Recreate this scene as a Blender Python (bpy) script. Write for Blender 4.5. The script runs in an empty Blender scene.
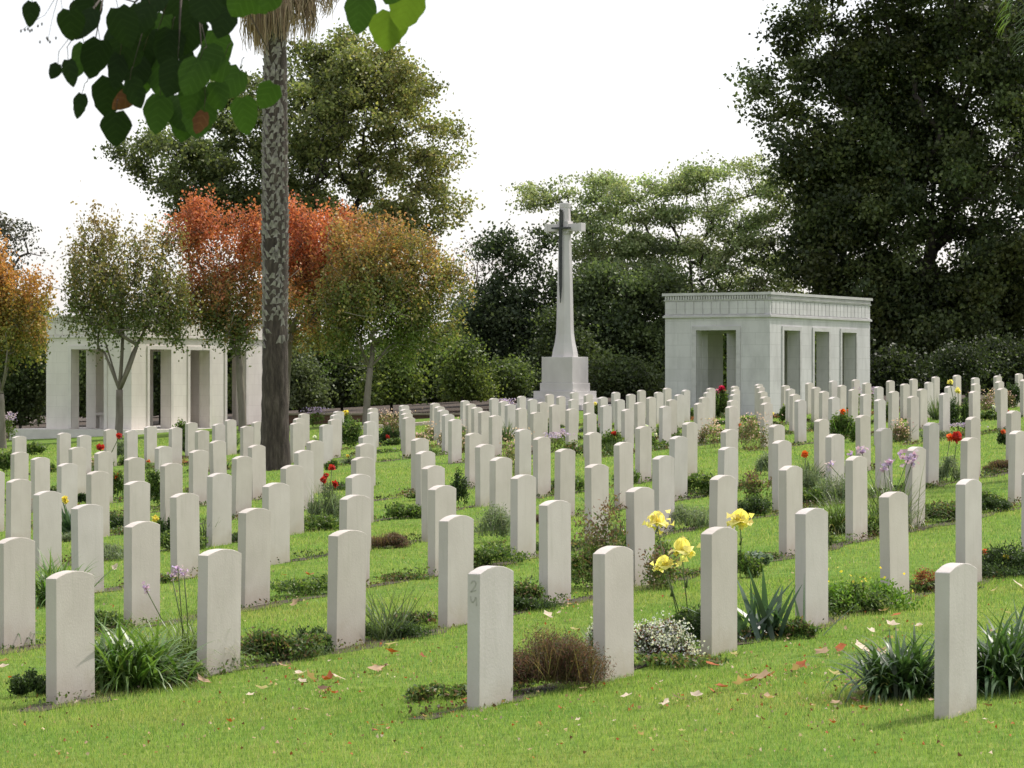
import bpy, math, random
import numpy as np
from mathutils import Vector, Matrix
PI = math.pi
rng = np.random.default_rng(11)
random.seed(5)
sc = bpy.context.scene
C = bpy.context.scene.collection
F = 3040.0                       # focal length in pixels of a 1024 wide frame
CAMZ = 1.972
ROT = -math.radians(28.85)       # everything in the cemetery is laid out on this grid
UX, UY = 0.4825, 0.8759          # direction along the rows of graves
VX, VY = -0.8759, 0.4825         # direction from row to row

def gz(x, y):
    """height of the gently sloping ground"""
    x = np.clip(x, -30, 30)
    flat = np.where(x > 0, 1-0.85*np.clip((y-79)/9, 0, 1), 1.0)      # the cross slope eases behind the right hand graves
    return 0.0542*x*flat + 0.010138*np.clip(y, -10, 130) + 0.05*np.clip((20.5-y)/4.5, 0, 1.2)

def ground_at(px, py):
    """ground point seen at a pixel"""
    h = (py-380.93+0.0542*px)/2.4349
    D = 0.81*F/h
    X = (px-512)*D/F
    return X, D, float(gz(X, D))

def at(px, py, D):
    return ((px-512)*D/F, D, CAMZ-(py-384)*D/F)

# ------------------------------------------------------------------ tagging
used_labels = set()
def tag(o, label=None, cat=None, group=None, kind=None):
    if label:
        o['label'] = label
        used_labels.add(label)
    if cat: o['category'] = cat
    if group: o['group'] = group
    if kind: o['kind'] = kind
    return o

def empty(name, loc, rz=0.0):
    o = bpy.data.objects.new(name, None)
    o.empty_display_size = 0.2
    o.location = loc; o.rotation_euler = (0, 0, rz)
    C.objects.link(o)
    return o

def link(name, me, mat=None, parent=None, smooth=False):
    if mat is not None:
        me.materials.clear(); me.materials.append(mat)
    o = bpy.data.objects.new(name, me)
    C.objects.link(o)
    if parent is not None: o.parent = parent
    if smooth:
        me.polygons.foreach_set('use_smooth', np.ones(len(me.polygons), dtype=bool))
    return o

def np_mesh(name, V, Fc, cols=None):
    """mesh from arrays, every face with the same number of corners"""
    V = np.asarray(V, dtype=np.float32); Fc = np.asarray(Fc, dtype=np.int32)
    me = bpy.data.meshes.new(name)
    n, k = Fc.shape
    me.vertices.add(len(V)); me.vertices.foreach_set('co', V.ravel())
    me.loops.add(n*k); me.loops.foreach_set('vertex_index', Fc.ravel())
    me.polygons.add(n)
    me.polygons.foreach_set('loop_start', np.arange(0, n*k, k, dtype=np.int32))
    if cols is not None:
        a = me.attributes.new('col', 'FLOAT_COLOR', 'POINT')
        c4 = np.ones((len(V), 4), dtype=np.float32); c4[:, :3] = cols
        a.data.foreach_set('color', c4.ravel())
    me.update(calc_edges=True)
    me.validate()
    return me

class MB:
    """collects boxes, tubes and prisms into one mesh"""
    def __init__(s): s.v = []; s.f = []
    def add(s, vs, fs):
        b = len(s.v); s.v += [tuple(v) for v in vs]; s.f += [tuple(b+i for i in f) for f in fs]
    def box(s, x0, x1, y0, y1, z0, z1):
        s.add([(x0,y0,z0),(x1,y0,z0),(x1,y1,z0),(x0,y1,z0),(x0,y0,z1),(x1,y0,z1),(x1,y1,z1),(x0,y1,z1)],
              [(0,3,2,1),(4,5,6,7),(0,1,5,4),(1,2,6,5),(2,3,7,6),(3,0,4,7)])
    def lathe(s, prof, n, cx=0, cy=0, phase=0.0):
        """prof: (r, z) from bottom to top; n sided"""
        vs = []; fs = []
        for r, z in prof:
            for i in range(n):
                a = phase+2*PI*i/n
                vs.append((cx+r*math.cos(a), cy+r*math.sin(a), z))
        for k in range(len(prof)-1):
            for i in range(n):
                j = (i+1) % n
                fs.append((k*n+i, k*n+j, (k+1)*n+j, (k+1)*n+i))
        fs.append(tuple(range(n-1, -1, -1))); fs.append(tuple((len(prof)-1)*n+i for i in range(n)))
        s.add(vs, fs)
    def tube(s, pts, rad, n=6):
        """a tapering tube through pts"""
        P = [Vector(p) for p in pts]; vs = []; fs = []
        up = Vector((0.31, 0.87, 0.21)).normalized()
        for k, p in enumerate(P):
            d = (P[min(k+1, len(P)-1)]-P[max(k-1, 0)])
            if d.length < 1e-6: d = Vector((0, 0, 1))
            d.normalize()
            a = d.cross(up)
            if a.length < 1e-3: a = d.cross(Vector((1, 0, 0)))
            a.normalize(); b = d.cross(a)
            for i in range(n):
                t = 2*PI*i/n
                vs.append(p+(a*math.cos(t)+b*math.sin(t))*rad[k])
        for k in range(len(P)-1):
            for i in range(n):
                j = (i+1) % n
                fs.append((k*n+i, k*n+j, (k+1)*n+j, (k+1)*n+i))
        fs.append(tuple(range(n-1, -1, -1))); fs.append(tuple((len(P)-1)*n+i for i in range(n)))
        s.add(vs, fs)
    def build(s, name, mat, parent=None, bevel=0.0, smooth=False):
        me = bpy.data.meshes.new(name)
        me.from_pydata(s.v, [], s.f); me.update()
        o = link(name, me, mat, parent, smooth)
        if bevel:
            m = o.modifiers.new('bevel', 'BEVEL'); m.width = bevel; m.segments = 2; m.limit_method = 'ANGLE'
        return o

# ------------------------------------------------------------------ materials
def new_mat(name):
    m = bpy.data.materials.new(name); m.use_nodes = True
    nt = m.node_tree; b = nt.nodes.get('Principled BSDF')
    return m, nt, b
def nd(nt, t, **kw):
    n = nt.nodes.new(t)
    for k, v in kw.items():
        if k in n.inputs: n.inputs[k].default_value = v
        else: setattr(n, k, v)
    return n
def ramp(nt, fac, stops):
    r = nt.nodes.new('ShaderNodeValToRGB')
    els = r.color_ramp.elements
    while len(els) < len(stops): els.new(0.5)
    for e, (p, c) in zip(els, stops):
        e.position = p; e.color = (c[0], c[1], c[2], 1)
    nt.links.new(fac, r.inputs['Fac'])
    return r.outputs['Color']
def noise(nt, vec, scale, detail=4, rough=0.55):
    n = nd(nt, 'ShaderNodeTexNoise'); n.inputs['Scale'].default_value = scale
    n.inputs['Detail'].default_value = detail; n.inputs['Roughness'].default_value = rough
    if vec is not None: nt.links.new(vec, n.inputs['Vector'])
    return n.outputs['Fac']
def mixc(nt, fac, a, b, mode='MIX'):
    m = nt.nodes.new('ShaderNodeMix'); m.data_type = 'RGBA'; m.blend_type = mode
    for s, v in ((m.inputs[0], fac), (m.inputs[6], a), (m.inputs[7], b)):
        if hasattr(v, 'links'): nt.links.new(v, s)
        elif isinstance(v, (int, float)): s.default_value = v
        else: s.default_value = (v[0], v[1], v[2], 1)
    return m.outputs[2]
def bump(nt, b, h, strength, dist):
    n = nt.nodes.new('ShaderNodeBump'); n.inputs['Strength'].default_value = strength; n.inputs['Distance'].default_value = dist
    nt.links.new(h, n.inputs['Height']); nt.links.new(n.outputs['Normal'], b.inputs['Normal'])
def objvec(nt, jitter=True, scale=(1,1,1)):
    tc = nt.nodes.new('ShaderNodeTexCoord'); oi = nt.nodes.new('ShaderNodeObjectInfo')
    v = tc.outputs['Object']
    if scale != (1,1,1):
        mp = nt.nodes.new('ShaderNodeMapping'); mp.inputs['Scale'].default_value = scale
        nt.links.new(v, mp.inputs['Vector']); v = mp.outputs['Vector']
    if jitter:
        mu = nt.nodes.new('ShaderNodeMath'); mu.operation = 'MULTIPLY'; mu.inputs[1].default_value = 37.0
        nt.links.new(oi.outputs['Random'], mu.inputs[0])
        ad = nt.nodes.new('ShaderNodeVectorMath'); ad.operation = 'ADD'
        nt.links.new(v, ad.inputs[0]); nt.links.new(mu.outputs[0], ad.inputs[1]); v = ad.outputs[0]
    return v, tc.outputs['Object'], oi.outputs['Random']

def simple(name, c0, c1, scale=6.0, rough=0.8, bmp=0.3, bd=0.01, jit=False, sc3=(1,1,1), detail=5):
    m, nt, b = new_mat(name)
    v, _, _ = objvec(nt, jit, sc3)
    f = noise(nt, v, scale, detail)
    col = ramp(nt, f, [(0.3, c0), (0.7, c1)])
    nt.links.new(col, b.inputs['Base Color']); b.inputs['Roughness'].default_value = rough
    if bmp: bump(nt, b, noise(nt, v, scale*4, 6), bmp, bd)
    return m

def leaf_mat(name, trans=0.35, gloss=0.12, rough=0.45):
    """colour comes from each leaf's own 'col' attribute"""
    m, nt, b = new_mat(name)
    at_ = nt.nodes.new('ShaderNodeAttribute'); at_.attribute_name = 'col'
    out = nt.nodes['Material Output']
    b.inputs['Roughness'].default_value = rough
    b.inputs['Specular IOR Level'].default_value = gloss*2.5
    nt.links.new(at_.outputs['Color'], b.inputs['Base Color'])
    tr = nt.nodes.new('ShaderNodeBsdfTranslucent')
    bright = mixc(nt, 1.0, at_.outputs['Color'], (1.5, 1.6, 0.9), 'MULTIPLY')
    nt.links.new(bright, tr.inputs['Color'])
    mx = nt.nodes.new('ShaderNodeMixShader'); mx.inputs[0].default_value = trans
    nt.links.new(b.outputs[0], mx.inputs[1]); nt.links.new(tr.outputs[0], mx.inputs[2])
    nt.links.new(mx.outputs[0], out.inputs['Surface'])
    return m

M = {}
# pale limestone of the headstones: faint mottling, vertical rain streaks, dirt splash near the soil
m, nt, b = new_mat('headstone_limestone')
v, raw, rnd = objvec(nt, True)
f1 = noise(nt, v, 3.0, 6)
col = ramp(nt, f1, [(0.25, (0.465, 0.428, 0.393)), (0.55, (0.518, 0.478, 0.443)), (0.8, (0.56, 0.522, 0.486))])
sv, _, _ = objvec(nt, True, (14, 14, 1.3))
st = noise(nt, sv, 1.6, 5)
stf = nt.nodes.new('ShaderNodeMapRange'); stf.inputs[1].default_value = 0.56; stf.inputs[2].default_value = 0.8
stf.inputs[3].default_value = 0; stf.inputs[4].default_value = 0.5; nt.links.new(st, stf.inputs[0])
col = mixc(nt, stf.outputs[0], col, (0.40, 0.385, 0.33))
sp = nt.nodes.new('ShaderNodeSeparateXYZ'); nt.links.new(raw, sp.inputs[0])
bn = noise(nt, v, 9, 4)
ad = nt.nodes.new('ShaderNodeMath'); ad.operation = 'MULTIPLY_ADD'; ad.inputs[1].default_value = -0.28; nt.links.new(bn, ad.inputs[0]); nt.links.new(sp.outputs[2], ad.inputs[2])
bf = nt.nodes.new('ShaderNodeMapRange'); bf.inputs[1].default_value = -0.13; bf.inputs[2].default_value = 0.06; bf.inputs[3].default_value = 0.42; bf.inputs[4].default_value = 0.0
nt.links.new(ad.outputs[0], bf.inputs[0])
col = mixc(nt, bf.outputs[0], col, (0.36, 0.29, 0.21))
sk = noise(nt, v, 55, 3)
skf = nt.nodes.new('ShaderNodeMapRange'); skf.inputs[1].default_value = 0.68; skf.inputs[2].default_value = 0.76; skf.inputs[4].default_value = 0.35; nt.links.new(sk, skf.inputs[0])
col = mixc(nt, skf.outputs[0], col, (0.34, 0.33, 0.29))
tn = ramp(nt, rnd, [(0.0, (0.93, 0.925, 0.89)), (0.5, (1.0, 0.99, 0.97)), (1.0, (0.97, 0.985, 1.0))])
col = mixc(nt, 1.0, col, tn, 'MULTIPLY')
nt.links.new(col, b.inputs['Base Color']); b.inputs['Roughness'].default_value = 0.88; b.inputs['Specular IOR Level'].default_value = 0.25
bump(nt, b, noise(nt, v, 70, 6), 0.35, 0.004)
M['head'] = m
M['engrave'] = simple('worn_engraving', (0.33,0.315,0.28), (0.40,0.38,0.34), 60, 0.95, 0)

def masonry(name, ca, cb, stain, mortar, bw=0.85, bh=0.36, axis='x'):
    m, nt, b = new_mat(name)
    tc = nt.nodes.new('ShaderNodeTexCoord')
    sp = nt.nodes.new('ShaderNodeSeparateXYZ'); nt.links.new(tc.outputs['Object'], sp.inputs[0])
    ad = nt.nodes.new('ShaderNodeMath'); ad.operation = 'ADD'; nt.links.new(sp.outputs[0], ad.inputs[0]); nt.links.new(sp.outputs[1], ad.inputs[1])
    cm = nt.nodes.new('ShaderNodeCombineXYZ'); nt.links.new(ad.outputs[0], cm.inputs[0]); nt.links.new(sp.outputs[2], cm.inputs[1])
    br = nt.nodes.new('ShaderNodeTexBrick'); nt.links.new(cm.outputs[0], br.inputs['Vector'])
    br.inputs['Scale'].default_value = 1.0; br.inputs['Brick Width'].default_value = bw; br.inputs['Row Height'].default_value = bh
    br.inputs['Mortar Size'].default_value = 0.008; br.inputs['Mortar Smooth'].default_value = 0.4
    br.inputs['Color1'].default_value = (*ca, 1); br.inputs['Color2'].default_value = (*cb, 1); br.inputs['Mortar'].default_value = (*mortar, 1)
    mp = nt.nodes.new('ShaderNodeMapping'); mp.inputs['Scale'].default_value = (1, 1, 0.35); nt.links.new(tc.outputs['Object'], mp.inputs[0])
    n1 = noise(nt, mp.outputs[0], 2.2, 6, 0.65)
    mr = nt.nodes.new('ShaderNodeMapRange'); mr.inputs[1].default_value = 0.42; mr.inputs[2].default_value = 0.75; mr.inputs[4].default_value = 0.7; nt.links.new(n1, mr.inputs[0])
    col = mixc(nt, mr.outputs[0], br.outputs['Color'], stain)
    nt.links.new(col, b.inputs['Base Color']); b.inputs['Roughness'].default_value = 0.9; b.inputs['Specular IOR Level'].default_value = 0.2
    bump(nt, b, noise(nt, tc.outputs['Object'], 25, 5), 0.25, 0.01)
    return m
M['pav'] = masonry('weathered_shaded_ashlar', (0.50,0.485,0.49), (0.54,0.525,0.53), (0.34,0.33,0.33), (0.42,0.41,0.41))  # real stains over a grey base colour that also holds the shade
M['pav_trim'] = simple('weathered_trim_stone', (0.38,0.365,0.365), (0.50,0.485,0.485), 2.5, 0.9, 0.3, 0.01, False, (1,1,2))
M['pav2'] = masonry('lit_ashlar', (0.68,0.64,0.59), (0.71,0.67,0.62), (0.56,0.52,0.48), (0.61,0.57,0.52))  # paler copy of the pavilion stone, the light on it put into colour
M['pav2_trim'] = simple('pale_trim_stone', (0.56,0.53,0.49), (0.67,0.635,0.59), 2.5, 0.9, 0.3, 0.01)
M['pav_in'] = simple('cream_inner_render', (0.52,0.47,0.37), (0.60,0.55,0.45), 1.2, 0.9, 0.1, 0.01)
M['cross'] = simple('cross_limestone', (0.50,0.48,0.46), (0.59,0.57,0.55), 2.0, 0.9, 0.3, 0.01, False, (1,1,0.5))
M['bronze'] = simple('dark_bronze', (0.03,0.035,0.035), (0.055,0.06,0.055), 8, 0.5, 0.1)
M['bronze'].node_tree.nodes['Principled BSDF'].inputs['Metallic'].default_value = 0.4
M['brick'] = masonry('dark_brick', (0.11,0.05,0.04), (0.15,0.075,0.06), (0.08,0.05,0.045), (0.16,0.13,0.11), 0.24, 0.08)
M['coping'] = simple('brick_coping', (0.25,0.2,0.17), (0.33,0.28,0.24), 3, 0.9, 0.2)
M['kerb'] = simple('pinkish_kerb_stone', (0.40,0.33,0.28), (0.5,0.42,0.36), 3, 0.9, 0.2)
# bark
M['bark'] = simple('rough_grey_brown_bark', (0.045,0.035,0.025), (0.13,0.105,0.08), 5, 0.95, 0.8, 0.03, False, (1,1,0.25), 8)
M['bark_pale'] = simple('smooth_grey_bark', (0.13,0.11,0.085), (0.25,0.22,0.18), 5, 0.85, 0.4, 0.01, False, (1,1,0.3), 6)
M['bark_dark'] = simple('dark_bark', (0.02,0.017,0.013), (0.06,0.05,0.04), 5, 0.95, 0.6, 0.02, False, (1,1,0.3), 6)
# palm trunk: fibrous brown below, grey cross-hatched boots above
m, nt, b = new_mat('palm_bark')
tc = nt.nodes.new('ShaderNodeTexCoord')
mp = nt.nodes.new('ShaderNodeMapping'); mp.inputs['Scale'].default_value = (1, 1, 0.18); nt.links.new(tc.outputs['Object'], mp.inputs[0])
fb = noise(nt, mp.outputs[0], 14, 8, 0.7)
low = ramp(nt, fb, [(0.3, (0.018,0.013,0.010)), (0.5, (0.052,0.039,0.031)), (0.72, (0.13,0.105,0.085))])
nt.links.new(low, b.inputs['Base Color']); b.inputs['Roughness'].default_value = 0.95
bump(nt, b, fb, 0.9, 0.04)
M['palm_bark'] = m
M['palm_boot'] = simple('weathered_palm_boot', (0.10,0.085,0.075), (0.38,0.345,0.325), 18, 0.95, 0.5, 0.02, False, (1,1,0.4), 6)
# lawn
m, nt, b = new_mat('lawn_turf')
tc = nt.nodes.new('ShaderNodeTexCoord')
n1 = noise(nt, tc.outputs['Object'], 0.9, 5); n2 = noise(nt, tc.outputs['Object'], 9, 6, 0.7)
c1 = ramp(nt, n2, [(0.3, (0.06,0.10,0.018)), (0.5, (0.11,0.18,0.03)), (0.72, (0.19,0.24,0.06))])
c2 = ramp(nt, n1, [(0.35, (0.8,0.95,0.8)), (0.65, (1.15,1.08,1.0))])
col = mixc(nt, 1.0, c1, c2, 'MULTIPLY')
nt.links.new(col, b.inputs['Base Color']); b.inputs['Roughness'].default_value = 1.0; b.inputs['Specular IOR Level'].default_value = 0.1
bump(nt, b, n2, 0.6, 0.03)
M['lawn'] = m
M['soil'] = simple('dark_garden_soil', (0.03,0.022,0.015), (0.085,0.062,0.042), 14, 1.0, 0.8, 0.02)
M['leaf'] = leaf_mat('soft_leaf', 0.38, 0.12, 0.5)
M['leaf_gloss'] = leaf_mat('glossy_leaf', 0.33, 0.22, 0.4)
M['grass'] = leaf_mat('grass_blade', 0.45, 0.12, 0.5)
M['petal'] = leaf_mat('petal', 0.4, 0.1, 0.5)
M['dead'] = leaf_mat('dry_leaf', 0.25, 0.1, 0.7)

# ------------------------------------------------------------------ leaf and blade arrays
def unit(a):
    return a/np.maximum(np.linalg.norm(a, axis=1, keepdims=True), 1e-9)
def leaves(Cn, L, W, cols, updir=0.0, rg=rng, droop=0.0, fold=0.25):
    """folded diamond leaves, one per centre"""
    n = len(Cn); L = np.broadcast_to(L, (n,))[:, None]; W = np.broadcast_to(W, (n,))[:, None]
    d = unit(rg.normal(size=(n, 3))+np.array([0, 0, updir-droop]))
    s = unit(np.cross(d, rg.normal(size=(n, 3))))
    nn = np.cross(d, s)
    V = np.empty((n, 4, 3), dtype=np.float32)
    V[:, 0] = Cn-d*L/2; V[:, 2] = Cn+d*L/2
    V[:, 1] = Cn+s*W/2+nn*W*fold-d*L*0.05; V[:, 3] = Cn-s*W/2+nn*W*fold-d*L*0.05
    Fc = np.arange(n*4).reshape(n, 4)
    return V.reshape(-1, 3), Fc, np.repeat(cols, 4, axis=0)
def ribbons(B, az, elev, L, W, bend, cols, K=5, rg=rng, taper=1.6, tipcol=None, side=None):
    """strap leaves: base, azimuth, start elevation, length, width, how far it arches over"""
    n = len(B); t = np.linspace(0, 1, K+1)
    V = np.empty((n, K+1, 2, 3), dtype=np.float32)
    out = np.stack([np.cos(az), np.sin(az), np.zeros(n)], 1)
    sd = np.stack([-np.sin(az), np.cos(az), np.zeros(n)], 1) if side is None else side
    p = np.array(B, dtype=float).copy(); ang = elev.copy()
    cc = np.empty((n, K+1, 2, 3), dtype=np.float32)
    for k in range(K+1):
        w = W*np.maximum(0.06, (1-t[k]**taper))*(0.75+0.5*min(1, t[k]*3))
        V[:, k, 0] = p-sd*w[:, None]/2; V[:, k, 1] = p+sd*w[:, None]/2
        c = cols if tipcol is None else cols*(1-t[k]**3)+tipcol*t[k]**3
        cc[:, k, 0] = c; cc[:, k, 1] = c
        step = L/K
        p = p+out*(np.cos(ang)*step)[:, None]; p[:, 2] += np.sin(ang)*step
        ang = ang-bend/K*(0.5+t[k])
    idx = np.arange(n*(K+1)*2).reshape(n, K+1, 2)
    Fc = np.stack([idx[:, :-1, 0], idx[:, :-1, 1], idx[:, 1:, 1], idx[:, 1:, 0]], -1).reshape(-1, 4)
    return V.reshape(-1, 3), Fc, cc.reshape(-1, 3)
def join(*parts):
    Vs = []; Fs = []; Cs = []; b = 0
    for V, Fc, c in parts:
        Vs.append(V); Fs.append(Fc+b); Cs.append(c); b += len(V)
    return np.concatenate(Vs), np.concatenate(Fs), np.concatenate(Cs)
def colvar(base, n, var=0.25, hue=0.12, rg=rng):
    c = np.array(base)[None, :]*(1+rg.normal(size=(n, 1))*var)
    return np.clip(c*(1+rg.normal(size=(n, 3))*hue*0.6), 0.004, 0.95)

# ================================================================== world, sun, camera
w = bpy.data.worlds.new('World'); sc.world = w; w.use_nodes = True
nt = w.node_tree; bg = nt.nodes['Background']; outw = nt.nodes['World Output']
SUN_AZ = math.radians(52)      # measured from +Y towards +X
SUN_EL = math.radians(57)
sky = nt.nodes.new('ShaderNodeTexSky'); sky.sky_type = 'NISHITA'; sky.sun_disc = False
sky.sun_elevation = SUN_EL; sky.sun_rotation = SUN_AZ; sky.dust_density = 3.0; sky.air_density = 1.0
nt.links.new(sky.outputs[0], bg.inputs[0]); bg.inputs[1].default_value = 0.06
tc = nt.nodes.new('ShaderNodeTexCoord')
cn = noise(nt, tc.outputs['Generated'], 3.0, 5)
cc = ramp(nt, cn, [(0.35, (0.97, 0.945, 0.955)), (0.7, (1.0, 0.97, 0.975))])
bg2 = nt.nodes.new('ShaderNodeBackground'); nt.links.new(cc, bg2.inputs[0]); bg2.inputs[1].default_value = 0.60
ads = nt.nodes.new('ShaderNodeAddShader')
nt.links.new(bg.outputs[0], ads.inputs[0]); nt.links.new(bg2.outputs[0], ads.inputs[1]); nt.links.new(ads.outputs[0], outw.inputs[0])

sl = bpy.data.lights.new('sun', 'SUN'); sl.energy = 3.3; sl.angle = math.radians(1.5); sl.color = (1.0, 0.93, 0.87)
so = bpy.data.objects.new('sun', sl); C.objects.link(so)
sd = Vector((math.sin(SUN_AZ)*math.cos(SUN_EL), math.cos(SUN_AZ)*math.cos(SUN_EL), math.sin(SUN_EL)))
so.rotation_euler = (-sd).to_track_quat('-Z', 'Y').to_euler(); so.location = (0, 0, 30)

cam = bpy.data.cameras.new('camera'); co = bpy.data.objects.new('camera', cam); C.objects.link(co)
cam.sensor_width = 36; cam.lens = F/1024*36; cam.clip_start = 0.1; cam.clip_end = 5000
co.location = (0, 0, CAMZ); co.rotation_euler = (PI/2, 0, 0)
cam.dof.use_dof = True; cam.dof.focus_distance = 30; cam.dof.aperture_fstop = 20
sc.camera = co
sc.view_settings.view_transform = 'Standard'; sc.view_settings.look = 'None'
sc.view_settings.exposure = 0.46; sc.view_settings.gamma = 1
sc.cycles.max_bounces = 6; sc.cycles.diffuse_bounces = 3; sc.cycles.glossy_bounces = 2
sc.cycles.transmission_bounces = 3; sc.cycles.transparent_max_bounces = 4
sc.cycles.use_denoising = True

# ================================================================== ground
xs = np.unique(np.concatenate([np.linspace(-900, -60, 10), np.linspace(-60, 60, 49), np.linspace(60, 900, 10), [-30, 30]]))
ys = np.unique(np.concatenate([np.linspace(-60, 0, 5), np.linspace(0, 160, 65), np.linspace(160, 1800, 14), [-10, 130]]))
X, Y = np.meshgrid(xs, ys, indexing='ij')
V = np.stack([X, Y, gz(X, Y)], -1).reshape(-1, 3)
I = np.arange(len(xs)*len(ys)).reshape(len(xs), len(ys))
Fc = np.stack([I[:-1, :-1], I[1:, :-1], I[1:, 1:], I[:-1, 1:]], -1).reshape(-1, 4)
tag(link('lawn_ground', np_mesh('lawn_ground', V, Fc), M['lawn']), kind='structure')

# ================================================================== headstones
PTS = "70.7 570.8;218.5 549;15.5 537.5;88.1 504.2;141.9 521.3;185.4 493;47.5 491;253.4 508;18 479;-7 470.5;19.4 452;19.4 436;40.4 457.2;63.9 432.7;77.5 447;84.1 435;67 463.2;98 471;103.5 451.3;110.2 429;131 430.5;134.2 457.2;136.8 481;150.5 426;175.3 427.3;163.5 446;171.5 463;191.3 422.3;201.9 430;198.6 450;218.7 440.5;218.6 423.7;230.7 419.4;247 425.9;241 456;219.1 473;257.3 444.8;257.5 421.5;276 482.7;346 530;354 494.8;358.5 474;362.5 457;364.5 443.5;367.4 435.2;369.8 421.2;373 412;372.6 407.9;292.5 465;304 450;314.4 440.4;326 424.4;334.5 419;336 414.4;338.5 411;296.5 422.7;299 418;304 413.4;404.4 405;405.4 409;407 413;408.7 417;420.1 438.1;425.7 451;433.4 465.5;442 485.2;455.8 515;490 566;434.6 402.9;439.2 406.3;442.7 409.7;448 414;454.9 419;464.6 400.4;471 403.7;477 407;484.3 411;495.4 415.2;494.2 398;503.3 401;510.2 404;473.2 432.9;485.3 444;500.8 457;523.1 474.6;555.2 500.2;613.9 546;719 527;641.2 487;596.9 464;564.5 448.7;542 436.8;523 429;593.3 432.1;624 442;643.3 426.2;663.6 455.5;678 436;689.5 422;721.7 475;727 447;729.7 429.3;731.6 405.9;733 400;734.5 394;735.5 389.6;735 386;699.5 402.8;704 396.9;708.5 391.9;710.7 387.9;665 405.9;671.5 399.4;679.3 394.4;685.6 389.8;641.3 390;658.7 391.9;667 387.9;651 396.9;640 402.2;522.1 396;532.5 399;542.4 401.9;554.8 404.6;549.5 394;561.2 396;574.5 392;573.4 399;571.4 408.7;588.5 394;589 402.1;590.1 412.9;603 396.9;605.7 405.2;615.5 392;619.8 399.4;630.7 394;627.6 409;521.7 408;536 412;759 384;760.5 386.6;762.5 391.2;765 396.5;766.6 402.7;785.3 385.2;790.3 388.7;794.5 394;800.5 399.7;809.6 382.7;816 386.9;824 391;834 396.9;833.4 380.6;841.6 385;853 389;855.8 379.4;865 394;866.6 382.7;863.3 415;878.8 386.5;879.9 399.1;890.5 380.4;893.5 391;821.7 419;835.2 434;884 428;776.5 424.5;782 440.3;790.8 465.7;811.9 508;856.6 456;895.2 491.7;914.6 446.7;930.6 422.5;968.9 479;969.3 437.5;973 416.8;1013 410.6;1017 430.7;1034 469.5;955.4 563.2;904.9 383.7;913.6 378.7;922.2 388.7;913 396;929 381.9;935.5 376.6;944.6 393;949.6 386;957.2 375;975.5 377.5;975.5 383.5;974.6 391;997.9 375.6;999.7 381;1002.5 388;1018.8 373.5;1024.5 379.4"
ORD = ['first','second','third','fourth','fifth','sixth','seventh','eighth','ninth','tenth','eleventh','twelfth','thirteenth',
       'fourteenth','fifteenth','sixteenth','seventeenth','eighteenth','nineteenth','twentieth']
OX, OY = -0.179, 16.78
stones = []
for q in PTS.split(';'):
    px, py = map(float, q.split())
    h = (py-380.93+0.0542*px)/1.4349
    D = 0.81*F/h; x = (px-512)*D/F
    a = ((x-OX)*UX+(D-OY)*UY)/1.544; r = ((x-OX)*VX+(D-OY)*VY)/2.815
    row = int(round(r-0.02)); 
    stones.append(dict(px=px, py=py, x=x, y=D, a=a, r=r, row=row, far=a > 19.5))
byrow = {}
for s in stones: byrow.setdefault((s['row'], s['far']), []).append(s)
for k, L in byrow.items():
    L.sort(key=lambda s: s['a'])
    # settle the spacing along and across a row: measured place, pulled to the row's own straight line
    for i, s in enumerate(L):
        s['n'] = i
        rr = s['row']+(s['r']-s['row'])*0.5
        dx = (rr-s['r'])*2.815
def stone_ref(s):
    part = 'far ' if s['far'] else ''
    return '%s headstone of the %s%s row' % (ORD[s['n']], part, ORD[s['row']+1])

def headstone_mesh(seed, rise=0.036):
    rg = random.Random(seed)
    hw, ht, H = 0.19, 0.039, 0.81
    n = 14
    prof = [(-hw, -0.25)]
    for i in range(n+1):
        y = -hw+2*hw*i/n
        prof.append((y, H-rise*(y/hw)**2))
    prof.append((hw, -0.25))
    vs = [(ht, y, z) for y, z in prof]+[(-ht, y, z) for y, z in prof]
    k = len(prof)
    fs = [tuple(range(k)), tuple(range(2*k-1, k-1, -1))]
    fs += [(i, i+k, (i+1) % k+k, (i+1) % k) for i in range(k)]
    import bmesh
    me = bpy.data.meshes.new('headstone'); me.from_pydata(vs, [], fs)
    bm = bmesh.new(); bm.from_mesh(me)
    bmesh.ops.recalc_face_normals(bm, faces=bm.faces)
    ed = [e for e in bm.edges if len(e.link_faces) == 2 and e.calc_face_angle(0) > 0.6]
    bmesh.ops.bevel(bm, geom=ed, offset=0.0035, segments=2, affect='EDGES', profile=0.5)
    for vtx in bm.verts:                                   # tiny chips and wear
        vtx.co += Vector((rg.gauss(0, 1), rg.gauss(0, 1), rg.gauss(0, 1)))*0.0005
    bm.to_mesh(me); bm.free()
    me.materials.append(M['head'])
    return me
HM = [headstone_mesh(i, (0.034, 0.038, 0.036)[i]) for i in range(3)]
SPECIAL = {
 (490.0, 566.0): 'weathered pale headstone nearest the middle, dark marks on its narrow side',
 (955.4, 563.2): 'greenish grey headstone at the lower right with strap leaves on both sides',
 (70.7, 570.8): 'pale headstone at the lower left in front of arching green strap leaves',
 (218.5, 549.0): 'pale headstone at the right end of the strap leaf clump, lower left',
 (613.9, 546.0): 'pale headstone between the brown heather bush and the white flowering bush',
 (719.0, 527.0): 'pale headstone between the white flowering bush and the sword leaved iris',
 (811.9, 508.0): 'pale headstone just right of the sword leaved iris clump',
 (346.0, 530.0): 'pale headstone directly left of the upright grass tuft',
 (15.5, 537.5): 'pale headstone cut by the left picture edge, behind the lower left stone',
}
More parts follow.
